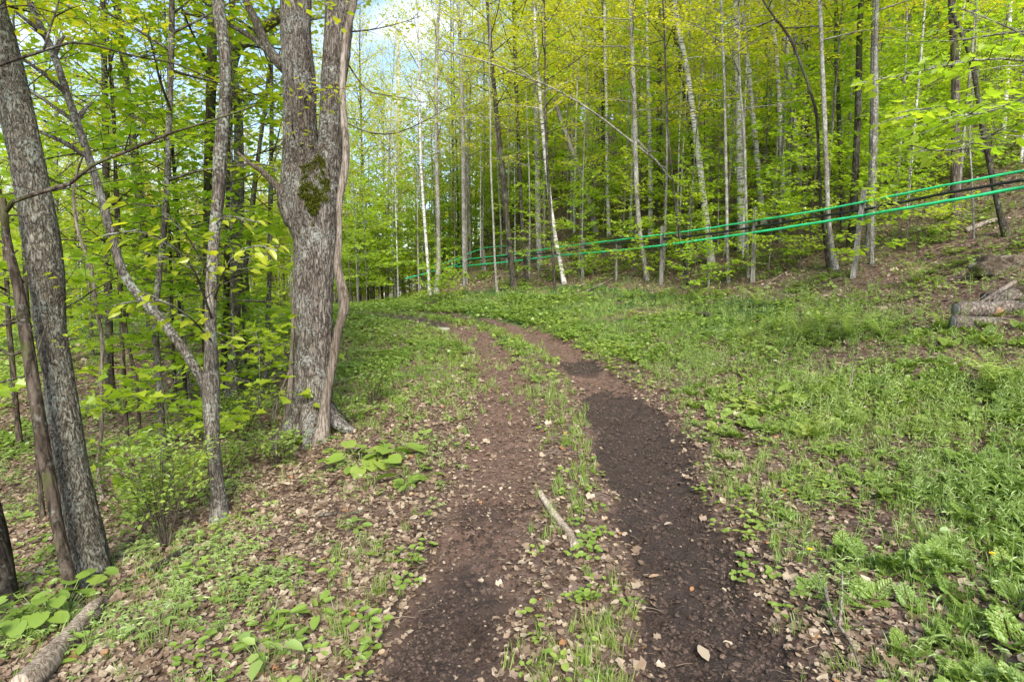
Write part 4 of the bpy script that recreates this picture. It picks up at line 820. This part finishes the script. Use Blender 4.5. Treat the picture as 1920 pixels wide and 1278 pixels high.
def t_compound():
    """clustered compound leaves with coarse toothed leaflets on thin stalks"""
    ps = []
    for k in range(rng.integers(4, 8)):
        az = k * 2.4 + rng.normal(0, .4); ln = rng.uniform(.10, .24); el = R(rng.uniform(35, 75)); d = A_([math.cos(az) * math.cos(el), math.sin(az) * math.cos(el), math.sin(el)])
        ps.append((lambda q: (q[0], [q[1]]))(twigs(A_([[0, 0, 0.]]), A_([d * ln]), .002, .001, .05)))
        for j in range(5): ps.append(leafat((LE[0] * A_([1, .62, 1]), LE[1]), d * ln, az + (j - 2) * .75 + rng.normal(0, .1), R(rng.uniform(-25, 15)), rng.normal(0, .2, (1, 3)), rng.uniform(.05, .085) * (1 - .12 * abs(j - 2))))
    return merge(ps)
def t_low():
    ps = []
    for k in range(rng.integers(4, 8)): 
        az = k * 2.4; ln = rng.uniform(.02, .07); ps.append(leafat(LR, (math.cos(az) * ln, math.sin(az) * ln, rng.uniform(.02, .09)), az, R(rng.uniform(-10, 25)), rng.normal(0, .2, (1, 3)), rng.uniform(.03, .055)))
    return merge(ps)
def t_broad():
    ps = []
    for k in range(rng.integers(5, 9)):
        az = k * 2.4 + rng.normal(0, .3); ln = rng.uniform(.05, .13); zz = rng.uniform(.05, .16); b = A_([math.cos(az) * ln, math.sin(az) * ln, zz]); ps.append((lambda q: (q[0], [q[1]]))(twigs(A_([[0, 0, 0.]]), A_([b]), .002, .0015, .03)))
        ps.append(leafat((LR[0] * A_([1.25, .85, 1]), LR[1]), b, az, R(rng.uniform(-20, 20)), rng.normal(0, .2, (1, 3)), rng.uniform(.06, .10)))
    return merge(ps)
def spread(buf, Ts, x, y, z, smin, smax, grow=0.0, tilt=.12):
    N = len(x); w_ = rng.integers(0, len(Ts), N); a = rng.uniform(0, 6.28, N)
    for k, T in enumerate(Ts):
        m = w_ == k; n = m.sum()
        if not n: continue
        dx = np.stack([np.cos(a[m]), np.sin(a[m]), rng.normal(0, tilt, n)], 1); up = np.array([0, 0, 1.]) + rng.normal(0, tilt, (n, 3))
        put(buf, T, np.stack([x[m], y[m], z[m] - .005], 1), dx, up, rng.uniform(smin, smax, n) * (1 + grow * np.maximum(0, y[m] - 5)))
def cover():
    near = lambda x, y: ((x - MB_[0]) ** 2 + (y - MB_[1]) ** 2) > .45 ** 2
    # grass
    b = Buf(); x, y, z, s, d, l, r = radial(56000, 2.3, 27, 1.0); n = fbm(x * 1.1, y * 1.1, 1.0); rut = np.maximum(l, r)
    pr = (1 - rut * 1.2) * (np.exp(-(d / .36) ** 2) * np.where(s < 6.5, .6, 1.0) * (n > .44) + sstep(1.15, 1.9, d) * (1 - .85 * sstep(4.6, 6.4, d)) * .5 * (n > .43) + sstep(9, 14, s) * .8 * (np.abs(d) < 4.6) * (n > .42) + .04)
    pr = pr + np.exp(-((d + 2.6) / 1.6) ** 2) * sstep(7.0, 9.5, s) * (1 - sstep(14, 16, s)) * .75; pr = pr * np.where(d < -1.2, .8 + .4 * sstep(6.0, 8.0, s), 1) + np.where((d < -1.3) & (d > -4) & (s < 8), .16 * (n > .5), 0); k = (rng.random(len(x)) < pr) & near(x, y)
    spread(b, [t_tuft() for _ in range(10)], x[k], y[k], z[k], .35, 1.05, .02, .2); print('grass', k.sum())
    tag(b.build('grass', M['grass'], smooth=False), 'short green grass on the median and verges of the trail', 'grass', kind='stuff')
    # right meadow weeds
    b = Buf(); x, y, z, s, d, l, r = radial(23000, 2.4, 20, 1.0); n = fbm(x * .7 + 4, y * .7, 3.0)
    pr = sstep(1.6, 3.2, d + (n - .5) * 1.5) * (1 - .9 * sstep(5.4, 7.2, d)) * (.25 + 1.3 * sstep(.38, .6, n)) * sstep(3.0, 4.2, y + x * .3) * np.where(s > 11, .45, .8) * .8; k = (rng.random(len(x)) < pr)
    spread(b, [t_weed() for _ in range(8)], x[k], y[k], z[k], .6, 1.15, .01); print('weed', k.sum())
    tag(b.build('upright_weeds', M['weed'], smooth=False), 'dense narrow-leaved green weeds covering the verge right of the ruts', 'weeds', kind='stuff')
    # feathery and broad-leaved plants
    b = Buf(); x, y, z, s, d, l, r = radial(2600, 2.2, 9, 1.0); n = fbm(x * 1.1 + 4, y * 1.1, 13.0)
    pr = (sstep(1.5, 2.3, d) * (n > .44) * .8 ) * (1 - l) * (1 - r); k = rng.random(len(x)) < pr
    spread(b, [t_feather() for _ in range(5)], x[k], y[k], z[k], .7, 1.25)
    tag(b.build('feathery_herbs', M['herb'], smooth=False), 'low feathery carrot-like herbs at the bottom right of the trail edge', 'herbs', kind='stuff')
    b = Buf(); x, y, z, s, d, l, r = radial(4200, 2.2, 14, 1.0); n = fbm(x * .9 + 4, y * .9, 23.0)
    pr = (sstep(2.2, 3., d) * (n > .52) * (y < 5.2) * .6 + (d < -1.3) * (.01 + .12 * (n > .6))) * near(x, y) + ((d < -3.1) & (y < 3.6)) * .18; k = rng.random(len(x)) < pr
    spread(b, [t_broad() for _ in range(6)], x[k], y[k], z[k], .4, .8)
    tag(b.build('broad_leaved_herbs', M['herb'], smooth=False), 'patches of broad heart-shaped green leaves in the bottom corners', 'herbs', kind='stuff')
    b = Buf(); x, y, z, s, d, l, r = radial(22000, 2.3, 16, 1.0); n = fbm(x * .8 + 4, y * .8, 33.0)
    band = np.exp(-((d + 2.7 + .12 * (y - 4)) / .7) ** 2); pr = ((d < -1.2) * (.03 + .22 * sstep(.5, .62, n) + .28 * band * (n > .46) + .18 * (d < -3.6) * (n > .5)) + (d > 1.5) * .10) * np.where(s > 10, .6, 1) * near(x, y); k = rng.random(len(x)) < pr
    spread(b, [t_compound() for _ in range(7)], x[k], y[k], z[k], .3, .75)
    tag(b.build('compound_herbs', M['weed'], smooth=False), 'light green toothed-leaf herbs scattered over the leaf litter left of the ruts', 'herbs', kind='stuff')
    # low leaves everywhere
    b = Buf(); x, y, z, s, d, l, r = radial(52000, 2.6, 34, 1.0); n = fbm(x * .8, y * .8, 43.0)
    pr = (1 - np.maximum(l, r) * 1.3) * (.05 + np.where(d > 5, .5, .7) * sstep(.48, .58, n) * np.where(np.abs(d) > 1.2, 1, .15) + .4 * sstep(9, 13, s) * (np.abs(d) < 4.5) * (n > .4)) * np.where((d < -1.3), .12 + .88 * sstep(7, 9.5, s) + .3 * (d < -4), 1) * np.where((s < 9) & (d < 6), .45, 1); k = (rng.random(len(x)) < pr) & near(x, y)
    spread(b, [t_low() for _ in range(7)], x[k], y[k], z[k], .7, 1.2, .06); print('low', k.sum())
    tag(b.build('ground_leaves', M['herb'], smooth=False), 'low round-leaved ground cover spread across the forest floor', 'ground cover', kind='stuff')
cover()

# ------------------------------------------------------------------ ferns, big-leaved plants, shrubs, dandelions
def frond(ln, az, el, curl=1.0):
    ps = []; n = 17; pts = []; c = np.zeros(3); e = el
    for k in range(n + 1):
        pts.append(c.copy()); c = c + A_([math.cos(az) * math.cos(e), math.sin(az) * math.cos(e), math.sin(e)]) * ln / n; e -= curl * 1.1 / n
    pts = A_(pts); V, F = tube(pts, np.linspace(.003, .001, n + 1), 4, False); ps.append((V, F)); sd_ = A_([-math.sin(az), math.cos(az), 0])
    for k in range(2, n):
        t = k / n; w_ = ln * .24 * math.sin(math.pi * min(1, .12 + t * .85)) ** .8 * (1.1 - t * .5); td = nrm(pts[k + 1] - pts[k])
        for sg in (-1, 1):
            d = nrm(sd_ * sg + td * .35 + A_([0, 0, -.15])); T = (A_([[0, -.07, 0], [.3, -.11, .02], [.65, -.07, .01], [1, 0, -.05], [.65, .07, .01], [.3, .11, .02], [0, .07, 0]]), [[[0, 1, 5, 6], [1, 2, 4, 5]], [[2, 3, 4]]])
            V, Fs, _ = stamp(T, pts[k:k + 1], d[None], A_([[0, 0, 1.]]) + rng.normal(0, .12, (1, 3)), w_); ps.append((V, Fs))
    return ps
def fern_proto(k):
    b = Buf(); g = []
    root = thing('fern', '', 'fern', (0, 0, 0))
    for j in range(rng.integers(5, 8)):
        q = merge(frond(rng.uniform(.42, .65), j * 2.4 / 1.0 + rng.normal(0, .3), R(rng.uniform(62, 86)), 1.05)); f = Buf(); f.add(q[0], q[1], rng.random()); f.build('frond', M['fern'], root, smooth=False)
    return root
FP = [fern_proto(k) for k in range(4)]; fi = [0]
def fern(px, py, sc, label):
    g, D = G(px, py); k = fi[0]; fi[0] += 1; o = FP[k] if k < 4 else copy_tree(FP[k % 4], (0, 0, 0), 0)
    o.location = g; o.rotation_euler = (0, 0, rng.uniform(0, 6)); o.scale = (sc * 1.25,) * 3; tag(o, label, 'fern', 'ferns on the verge and hillside')
for a in ((1545, 632, 1.25, 'largest light green fern in the row below the hillside, right of centre'), (1600, 640, 1.1, 'light green fern just right of the largest fern in the row'),
          (1500, 640, .9, 'small light green fern just left of the largest fern in the row'), (1655, 635, 1.0, 'light green fern at the right end of the fern row'), (1455, 628, .8, 'small fern at the left end of the fern row'),
          (1880, 740, 1.0, 'pale yellow-green fern at the right edge below the stacked logs'), (1848, 725, .8, 'fern just left of the one at the right edge below the logs'),
          (1395, 640, .7, 'little fern between the trail verge and the fern row'), (1715, 535, 1.0, 'fern on the bank left of the mossy boulder'), (1310, 565, .9, 'fern in the dark green strip at the foot of the hillside'),
          (1240, 560, .8, 'fern farther left in the dark green strip at the hillside foot'), (1770, 620, .9, 'upright fern touching the left end of the stacked logs'), (1180, 562, .8, 'leftmost fern of the strip at the hillside foot'), (1420, 575, 1.0, 'fern on the bank below the thin pole and the middle posts')):
    fern(*a)
def leafy_plant(px, py, n, sz, spreadr, label, lift=.12, T=LR, matn='herb'):
    g, D = G(px, py); root = thing('broad_leaved_plant', label, 'plant', g, 'large-leaved plants beside the ruts'); St = Buf(); Lf = Buf()
    for k in range(n):
        a = k * 2.4 + rng.normal(0, .3); rr = spreadr * math.sqrt((k + .5) / n); x = g[0] + math.cos(a) * rr; y = g[1] + math.sin(a) * rr * .7; z = h1(x, y) + rng.uniform(.5, 1.2) * lift
        q = A_([x, y, z]); b0 = A_([g[0] + (x - g[0]) * .4, g[1] + (y - g[1]) * .4, 0]); b0[2] = h1(b0[0], b0[1]) - .02
        V, F = tube(spline([b0, (b0 + q) / 2 + A_([0, 0, .02]), q], 5), .0035, 4, False); St.add(V, F)
        V, Fs = leafat(T, q, a, R(rng.uniform(-25, 15)), rng.normal(0, .22, (1, 3)), sz * rng.uniform(.7, 1.2)); Lf.add(V, Fs, rng.random())
    St.build('stalks', M['weed'], root, g); Lf.build('leaves', M[matn], root, g, smooth=True)
leafy_plant(680, 880, 15, .17, .42, 'big round-leaved plant on the litter right of the old maple base')
leafy_plant(770, 905, 8, .15, .28, 'smaller round-leaved plant at the edge of the left rut', .08)
leafy_plant(735, 860, 9, .17, .25, 'upper round-leaved plant clump behind the big one near the left rut', .14)
leafy_plant(1510, 745, 12, .17, .38, 'round-leaved plant clump on the weedy right verge', .16)
leafy_plant(1395, 775, 7, .15, .25, 'small round-leaved plant near the right rut edge', .1)
leafy_plant(100, 1165, 24, .105, .4, 'lush broad-leaved plant at the foot of the leaning stems, bottom left', .22, LR)
leafy_plant(30, 1200, 16, .10, .35, 'broad-leaved plant below the dark corner trunk at the left edge', .2, LR)
leafy_plant(300, 1215, 7, .10, .16, 'broad-leaved plant right of the weathered bark log', .2, LE, 'weed')
leafy_plant(500, 1270, 9, .12, .16, 'glossy long-leaved plant at the bottom edge left of the ruts', .14, LL if False else LE, 'weed')
def shrub(px, py, h, wd, n, label, lsz=.05, lm='herb', lean=(0, 0), T=LE):
    g, D = G(px, py); root = thing('shrub', label, 'shrub', g, 'leafy shrubs on the left slope'); W = Buf(); Cn = Buf()
    for k in range(n):
        a = k * 2.4 + rng.random(); top = g + A_([math.cos(a) * wd * rng.uniform(.3, 1) + lean[0], math.sin(a) * wd * rng.uniform(.3, 1) + lean[1], h * rng.uniform(.6, 1.1)]); mid = g + (top - g) * .5 + A_([lean[0] * .1, 0, h * .08])
        limb(W, Cn, [g - A_([0, 0, .05]), mid, top], .007, .002, T, lsz, .3, .07, .35, 1.2, 5, .03, .3)
    W.build('stems', M['bark_brown'], root, g); Cn.build('foliage', M[lm], root, g, smooth=False)
shrub(700, 765, .62, .38, 9, 'bright green shrub on the right side of the old maple base')
shrub(655, 800, .4, .25, 6, 'small bright shrub in front of the dead stem at the old maple base')
shrub(312, 1030, .95, .55, 12, 'low spreading shrub with an arching stem between the leaning trunks', .055, lean=(-.3, .3))
shrub(455, 655, 1.0, .7, 12, 'bushy green shrub behind the thin mottled pole')
shrub(455, 830, .75, .4, 10, 'light green shrub between the forked tree and the old maple')
shrub(520, 880, .45, .4, 8, 'leafy shrub at the foot of the old maple, left side', .06)
shrub(420, 900, .4, .3, 6, 'small shrub at the foot of the forked tree', .05)
def dandelion(px, py, label):
    g, D = G(px, py); root = thing('dandelion', label, 'flower', g, 'yellow dandelions by the ruts'); b = Buf(); V, F = tube([g - A_([0, 0, .01]), g + A_([.005, 0, .08]), g + A_([.01, 0, .15])], .0022, 5, False); b.add(V, F); b.build('stem', M['weed'], root, g)
    b = Buf(); c = g + A_([.01, 0, .15])
    for ring, (n, el, ln) in enumerate(((16, 15, .021), (14, 35, .017), (9, 65, .012))):
        for k in range(n): V, Fs = leafat(LL, c, k * 6.28 / n + ring, R(el), np.zeros((1, 3)), ln); V = V; b.add(V, Fs)
    b.build('flower_head', M['yellow_petal'], root, g, smooth=False)
dandelion(1514, 1070, 'yellow dandelion in the feathery herbs right of the dark rut'); dandelion(1058, 835, 'yellow dandelion on the grassy strip between the ruts')
dandelion(1853, 1085, 'small yellow dandelion near the bottom right corner'); dandelion(1428, 675, 'tiny yellow dandelion on the far right verge near the ferns')

# ------------------------------------------------------------------ pipes and posts
LP = [(1990, 9.6), (1920, 10.5), (1781, 11.5), (1630, 13.0), (1520, 14.2), (1390, 15.8), (1240, 18.2), (1095, 21.2), (990, 24.2), (912, 27), (855, 29.5)]
LPd = lambda px: float(np.interp(px, [p for p, _ in LP][::-1], [d for _, d in LP][::-1]))
def pipe(pix, dia, m, name, label, off=0., dfun=None, wraps=0):
    f = dfun or LPd; pts = [P(px, py, f(px) + off) for px, py in pix]; pts = spline(pts, 160); n = len(pts); wob = np.stack([np.zeros(n), np.zeros(n), np.sin(np.arange(n) * .9) * .003 + rng.normal(0, .001, n)], 1)
    b = Buf(); V, Fs = tube(pts + wob, dia / 2, 14); b.add(V, Fs)
    root = thing(name, label, 'pipe', pts[0], 'sap pipes running along the hillside'); tb = b.build('tube', m, root, pts[0])
    if wraps:
        for k in range(6, n - 1, wraps):
            q = Buf(); V, Fs = tube(pts[k:k + 2] + wob[k:k + 2], dia / 2 * 1.12, 12); c = V.mean(0); q.add(c + (V - c) * 1.0, Fs); q.build('clamp', M['wire'], tb, pts[0])
    return pts
UP = pipe([(1990, 306), (1920, 320), (1781, 346), (1646, 373), (1545, 393), (1420, 413), (1321, 429), (1191, 446), (1050, 463), (965, 476), (855, 488)], .047, M['green_pipe'], 'sap_pipe', 'upper bright green pipe, thinner of the two green ones, above the black pipe')
BK = pipe([(1990, 322), (1920, 337), (1781, 361), (1630, 391), (1520, 408), (1420, 425), (1291, 443), (1140, 458), (1040, 473), (910, 484), (858, 492)], .06, M['black_pipe'], 'sap_pipe', 'black pipe running between the two green pipes', .12, wraps=14)
LW = pipe([(1990, 337), (1920, 351), (1781, 376), (1630, 402), (1530, 418), (1380, 441), (1191, 466), (1040, 480), (960, 490), (855, 500)], .063, M['green_pipe'], 'sap_pipe', 'lower and thickest bright green pipe, nearest the ground', -.05)
pipe([(760, 522), (800, 512), (822, 505), (850, 498), (880, 486)], .05, M['green_pipe'], 'sap_line', 'thin green line beyond the bend, continuing left of the pipes, lower strand', dfun=lambda p: float(np.interp(p, [760, 880], [27.5, 30])))
pipe([(790, 506), (822, 496), (850, 488), (905, 466), (960, 460)], .035, M['green_pipe'], 'sap_line', 'very thin green line high at the far end of the pipes, upper strand', dfun=lambda p: float(np.interp(p, [790, 960], [29, 27.])))
def post(px, ptop, w_, label, lean=0., m='post_wood', sq=True, off=.1):
    d = LPd(px) + off; c = P(px, 500, d); x, y = c[0], c[1]; z = h1(x, y); top = P(px + lean, ptop, d)
    root = thing('fence_post', label, 'post', (x, y, z), 'posts that carry the sap pipes'); wm = w_ / FPX * d
    b = Buf(); n = 14; base = A_([x - (top[0] - x) * 0, y, z - .15]); pts = spline([base, (base + top) / 2, top], n)
    V, Fs = tube(pts, np.linspace(wm * .56, wm * .46, n), 4 if sq else 8, True, wm * .05, 20, px); b.add(V, Fs); sh = b.build('shaft', M[m], root, (x, y, z), smooth=not sq)
    for k, (pp, dd) in enumerate(((UP, .062), (BK, .07), (LW, .085))):
        i = np.argmin(np.hypot(pp[:, 0] - (x + top[0]) / 2, pp[:, 1] - y)); c = pp[i]; t = np.clip((c[2] - base[2]) / (top[2] - base[2]), 0, 1); s_ = base + (top - base) * t
        a = np.linspace(0, 2 * np.pi, 17); ax = nrm(A_([c[1] - s_[1], -(c[0] - s_[0]), 0]) if np.hypot(*(c - s_)[:2]) > .01 else A_([1., 0, 0]))
        r_ = .5 * dd + .012; ring = c[None] + np.outer(np.cos(a), A_([0, 0, 1.])) * r_ + np.outer(np.sin(a), nrm(A_([s_[0] - c[0], s_[1] - c[1], 0]) + 1e-6)) * (r_ + .02)
        q = Buf(); V, Fs = tube(ring, .006, 5, False); q.add(V, Fs); q.build('wire_tie', M['wire'], sh, (x, y, z))
post(1600, 352, 11, 'leaning squared grey wooden post carrying the pipes, the tallest and nearest post', 21, off=-.12)
post(1413, 388, 8, 'grey post just right of the tall banded birch, carrying the pipes', 3)
post(1241, 424, 6, 'thin grey post at mid picture right of the grey trunk with the dead bough', 0)
post(1093, 446, 5, 'thin grey post halfway along the pipes, right of the white-mottled leaning trunk', 0)
post(991, 462, 5, 'thin post on the far pipes just right of the dark pair of trunks', -2)
post(910, 468, 5, 'leftmost pipe post, near the far end of the pipes', -3)
post(1330, 425, 4, 'slim stake under the pipes beside the pale left-leaning trunk', 1, sq=False)
post(1156, 452, 4, 'slim stake under the pipes between the two thin mid-picture posts', 0, sq=False)

# ------------------------------------------------------------------ logs, stump, stones, sticks
def log(pts, r, label, name='log', bark='log_bark', cat='log', seed=1, rough=.016, endm='post_wood', patch=None, group='stacked logs on the bank'):
    c = A_(pts[0]); root = thing(name, label, cat, c, group); b = Buf(); q = spline(A_(pts), 70); V, Fs = tube(q, np.linspace(r, r * .93, 70) * (1 + .05 * np.sin(np.arange(70) * .35 + seed)), 44, True, rough, 14, seed, True); b.add(V, Fs); b.build('bark', M[bark], root, c)
    d = nrm(q[0] - q[1]); e = Buf(); V, Fs = tube([q[0] - d * .01, q[0] + d * .006], r * .86, 30); e.add(V, Fs); e.build('cut_end', M[endm], root, c)
    if patch:
        i0, i1 = patch; e = Buf(); pp = q[i0:i1] + A_([0, -.03, -.02]); V, Fs = tube(pp, np.sin(np.linspace(.35, 2.8, i1 - i0)) ** .5 * r * .86, 28, True, .004, 20); e.add(V, Fs); e.build('bare_patch', M['raw_wood'], root, c)
    return root
gl, Dl = G(1800, 622); print('log depth', Dl)
rl = .13 * Dl / 9.
def onlog(px, py, d): return P(px, py, d)
log([P(1786, 605, Dl), P(1850, 609, Dl - .1), P(1935, 612, Dl - .2), P(2060, 617, Dl - .3)], rl, 'lower front bark-covered log at the right edge, resting in the weeds', seed=2)
log([P(1792, 582, Dl + .2), P(1860, 580, Dl + .12), P(1935, 578, Dl + .02), P(2060, 575, Dl - .1)], rl * 1.05, 'upper log lying behind the lower one, with a bare orange wood patch', seed=5, patch=(14, 26))
log([P(1850, 566, Dl + .55), P(1900, 556, Dl + .5), P(1960, 552, Dl + .45), P(2060, 548, Dl + .4)], rl * 1.1, 'rear log at the right edge partly hidden behind the upper log', seed=8)
def stick(name, pix, w0, w1, label, mat='dead_wood', lift=.02, cat='branch', group=None, rough=.25, twigs_=(), ground=True, deps=None):
    pts = []
    for k, (px, py) in enumerate(pix):
        g, D = G(px, py); 
        if deps: g = P(px, py, deps[k])
        elif isinstance(lift, (list, tuple)): g = g + A_([0, 0, lift[k]])
        else: g[2] += lift
        pts.append(g)
    D = proj(pts[0])[2]; q = spline(pts, 40); r0 = w0 / 2 / FPX * D; r1 = w1 / 2 / FPX * proj(pts[-1])[2]; root = thing(name, label, cat, pts[0], group); b = Buf(); V, Fs = tube(q, np.linspace(r0, r1, 40), 12, True, r0 * rough, 22, px * .1, True); b.add(V, Fs); sm = b.build('stem', M[mat], root, pts[0])
    for tw in twigs_:
        t = Buf(); qq = []
        for (px, py, up) in tw: g, _ = G(px, py); g[2] += up; qq.append(g)
        V, Fs = tube(spline(qq, 12), np.linspace(r1 * .9, r1 * .4, 12), 6); t.add(V, Fs); t.build('side_twig', M[mat], sm, pts[0])
    return root
stick('fallen_stick', [(1012, 932), (1030, 960), (1052, 990), (1068, 1012), (1080, 1040)], 17, 22, 'pale bare stick lying on the strip between the two ruts', 'pale_wood')
stick('fallen_stick', [(598, 975), (630, 972), (660, 968), (686, 962)], 7, 4, 'short dark stick on the dead leaves left of the left rut', 'bark_brown')
stick('fallen_branch', [(282, 1083), (310, 1065), (345, 1040), (378, 1020)], 12, 8, 'short dark lichened branch on the left slope below the forked tree', 'bark_dark', .04)
stick('fallen_branch', [(1545, 1120), (1560, 1180), (1590, 1240), (1610, 1290)], 6, 7, 'thin grey branch in the feathery herbs at the bottom right', 'dead_wood', .06, twigs_=[[(1572, 1205, .06), (1576, 1160, .14), (1575, 1130, .2)]])
stick('dead_stalk', [(1594, 722), (1600, 690), (1608, 660), (1612, 620)], 2.5, 1.5, 'bare whitish stalk standing upright in the weeds right of the ruts', 'dead_wood', cat='stalk', deps=None if False else [6.7, 6.7, 6.7, 6.7])
stick('fallen_branch', [(1500, 778), (1525, 768), (1550, 756), (1575, 745)], 6, 4, 'dark curved branch lying under the round-leaved plant clump on the verge', 'bark_dark', .04)
stick('fallen_branch', [(1100, 548), (1120, 540), (1150, 525)], 3, 2, 'thin pale branch on the hillside below the pipes', 'dead_wood', .05)
stick('fallen_branch', [(1285, 592), (1305, 590), (1335, 594)], 11, 8, 'dark rotten branch at the foot of the hillside', 'bark_dark', .03)
stick('fallen_branch', [(1432, 545), (1450, 530), (1465, 520)], 3, 2, 'thin stick on the bank below the middle posts', 'dead_wood', .06)
stick('fallen_branch', [(1810, 440), (1840, 428), (1875, 418)], 9, 7, 'grey log-like branch on the hill between the lone brown trunk and the bent trunk', 'dead_wood', .06)
stick('fallen_branch', [(395, 915), (372, 930), (350, 948)], 4, 3, 'thin dark stick by the foot of the forked tree', 'bark_brown', .03)
stick('fallen_branch', [(800, 1010 + 60), (760, 1095), (742, 1110)], 3, 2, 'thin twig on the leaf litter at the left rut edge', 'bark_brown', .02)
stick('fallen_branch', [(600, 735), (690, 708), (735, 720)], 5, 3, 'grey branch lying behind the bright shrub at the old maple base', 'dead_wood', .05)
stick('fallen_branch', [(536, 800), (518, 815), (503, 823)], 5, 3, 'pale stick leaning at the left foot of the old maple', 'dead_wood', .06)
d0 = Dl + .3
for pix, w0, w1, lb in (([(1820, 575), (1850, 560), (1875, 545), (1903, 528)], 5, 7, 'grey dead limb propped up on the stacked logs'), ([(1840, 578), (1858, 560), (1868, 545)], 3, 2, 'thin dead twig standing in the brush on the logs'), ([(1800, 580), (1830, 566), (1852, 548)], 3, 2, 'dark thin twig slanting at the left of the log brush')):
    stick('dead_branch', pix, w0, w1, lb, 'dead_wood', deps=[d0 + .1 * k for k in range(len(pix))], group='brush on the stacked logs')
# weathered bark slab log, bottom left
def slab():
    pix = [(40, 1330), (80, 1272), (125, 1222), (165, 1175), (190, 1145)]; pts = []
    for a in pix: g, D = G(*a); g[2] += .07; pts.append(g)
    root = thing('rotten_log', 'weathered pale rotten log slanting in the bottom left corner', 'log', pts[0]); q = spline(pts, 80); n = 80
    b = Buf(); r = np.interp(np.linspace(0, 1, n), [0, .5, .85, 1], [.07, .058, .052, .022]) ; V, Fs = tube(q, r, 48, True, .02, 10, 3, True); b.add(V, Fs); b.build('body', M['pale_wood'], root, pts[0])
    b = Buf(); V, Fs = tube(q[40:72] + A_([.05, -.02, -.025]), r[40:72] * .62, 30, True, .018, 14, 8, True); b.add(V, Fs); b.build('loose_bark', M['log_bark'], root, pts[0])
slab()
def rock(px, py, sx, sy, sz, label, m='rock', name='boulder', seed=0, sink=.35):
    g, D = G(px, py); u = np.linspace(0, np.pi, 26); v = np.linspace(0, 2 * np.pi, 40, endpoint=False); U, Vv = np.meshgrid(u, v, indexing='ij')
    X = np.stack([np.sin(U) * np.cos(Vv), np.sin(U) * np.sin(Vv), np.cos(U)], -1); f = 1 + (fbm(X[..., 0] * 1.6 + seed, X[..., 1] * 1.6, X[..., 2] * 1.6 + 9, 4) - .5) * .9; X = np.sign(X) * np.abs(X) ** .8
    X = X * f[..., None] * A_([sx, sy, sz]); n, mm = U.shape; i = np.arange(n - 1)[:, None] * mm + np.arange(mm)[None, :]; j = np.arange(n - 1)[:, None] * mm + (np.arange(mm)[None, :] + 1) % mm
    b = Buf(); b.add(X.reshape(-1, 3) + g + A_([0, sy * .6, sz * (1 - 2 * sink)]), np.stack([i, i + mm, j + mm, j], -1).reshape(-1, 4)); o = b.build(name, M[m], None, tuple(g)); tag(o, label, 'rock')
rock(1890, 508, .42, .3, .22, 'mossy boulder bulging from the bank above the stacked logs', seed=3)
rock(1925, 560, .28, .2, .13, 'brown earthy boulder behind the stacked logs at the right edge', seed=6)
rock(828, 618, .22, .12, .04, 'flat pale stone at the edge of the left rut near the bend', 'stone', 'flat_stone', 2)
0 and rock(735, 880, .0001 + .09, .07, .05, 'small grey stone among the leaves near the round-leaved plant', 'stone', 'small_stone', 5)
def stump():
    g, D = G(724, 562); root = thing('tree_stump', 'pale broken birch stump leaning beside the far white birch', 'stump', g); b = Buf(); top = P(716, 536, D); q = spline([g - A_([0, 0, .1]), (g + top) / 2, top], 14)
    V, Fs = tube(q, np.linspace(.17, .12, 14), 24, True, .02, 9, 2, True); b.add(V, Fs); b.build('wood', M['bark_birch'], root, g)
    b = Buf(); V, Fs = tube([q[-2], q[-1] + A_([0, 0, .02])], [.10, .07], 16, True, .02, 9); b.add(V, Fs); b.build('broken_top', M['raw_wood'], root, g)
stump()
# yellow leaf in rut, lone leaves the eye picks out
def leaf_thing(px, py, sz, az, label, v):
    g, D = G(px, py); b = Buf(); T = (A_([[0, 0, 0], [.25, -.2, .06], [.55, -.27, .08], [.85, -.14, .04], [1.05, 0, .02], [.85, .15, .07], [.55, .27, .1], [.25, .2, .05], [.5, 0, .0]]), [[[0, 1, 2, 8], [8, 2, 3, 4], [8, 4, 5, 6], [0, 8, 6, 7]]])
    V, Fs = leafat(T, g + A_([0, 0, .015]), az, .1, rng.normal(0, .1, (1, 3)), sz); b.add(V, Fs, v); o = b.build('fallen_leaf', M['litter'], None, tuple(g)); tag(o, label, 'leaf', 'single dead leaves lying in the ruts')
leaf_thing(1328, 1250, .13, 1.7, 'large upright tan dead leaf on the dark mud at the bottom edge', .8); leaf_thing(1215, 1092, .09, .2, 'pale leaf on the middle of the dark right rut', .93)
leaf_thing(1245, 988, .08, .4, 'tan leaf on the dark right rut beside the grass', .85); leaf_thing(1295, 1112, .06, 1., 'small orange-brown leaf right of the pale leaf in the dark rut', 1.)
leaf_thing(1195, 945, .05, 2., 'tiny yellowish leaf in the upper dark rut', .75)
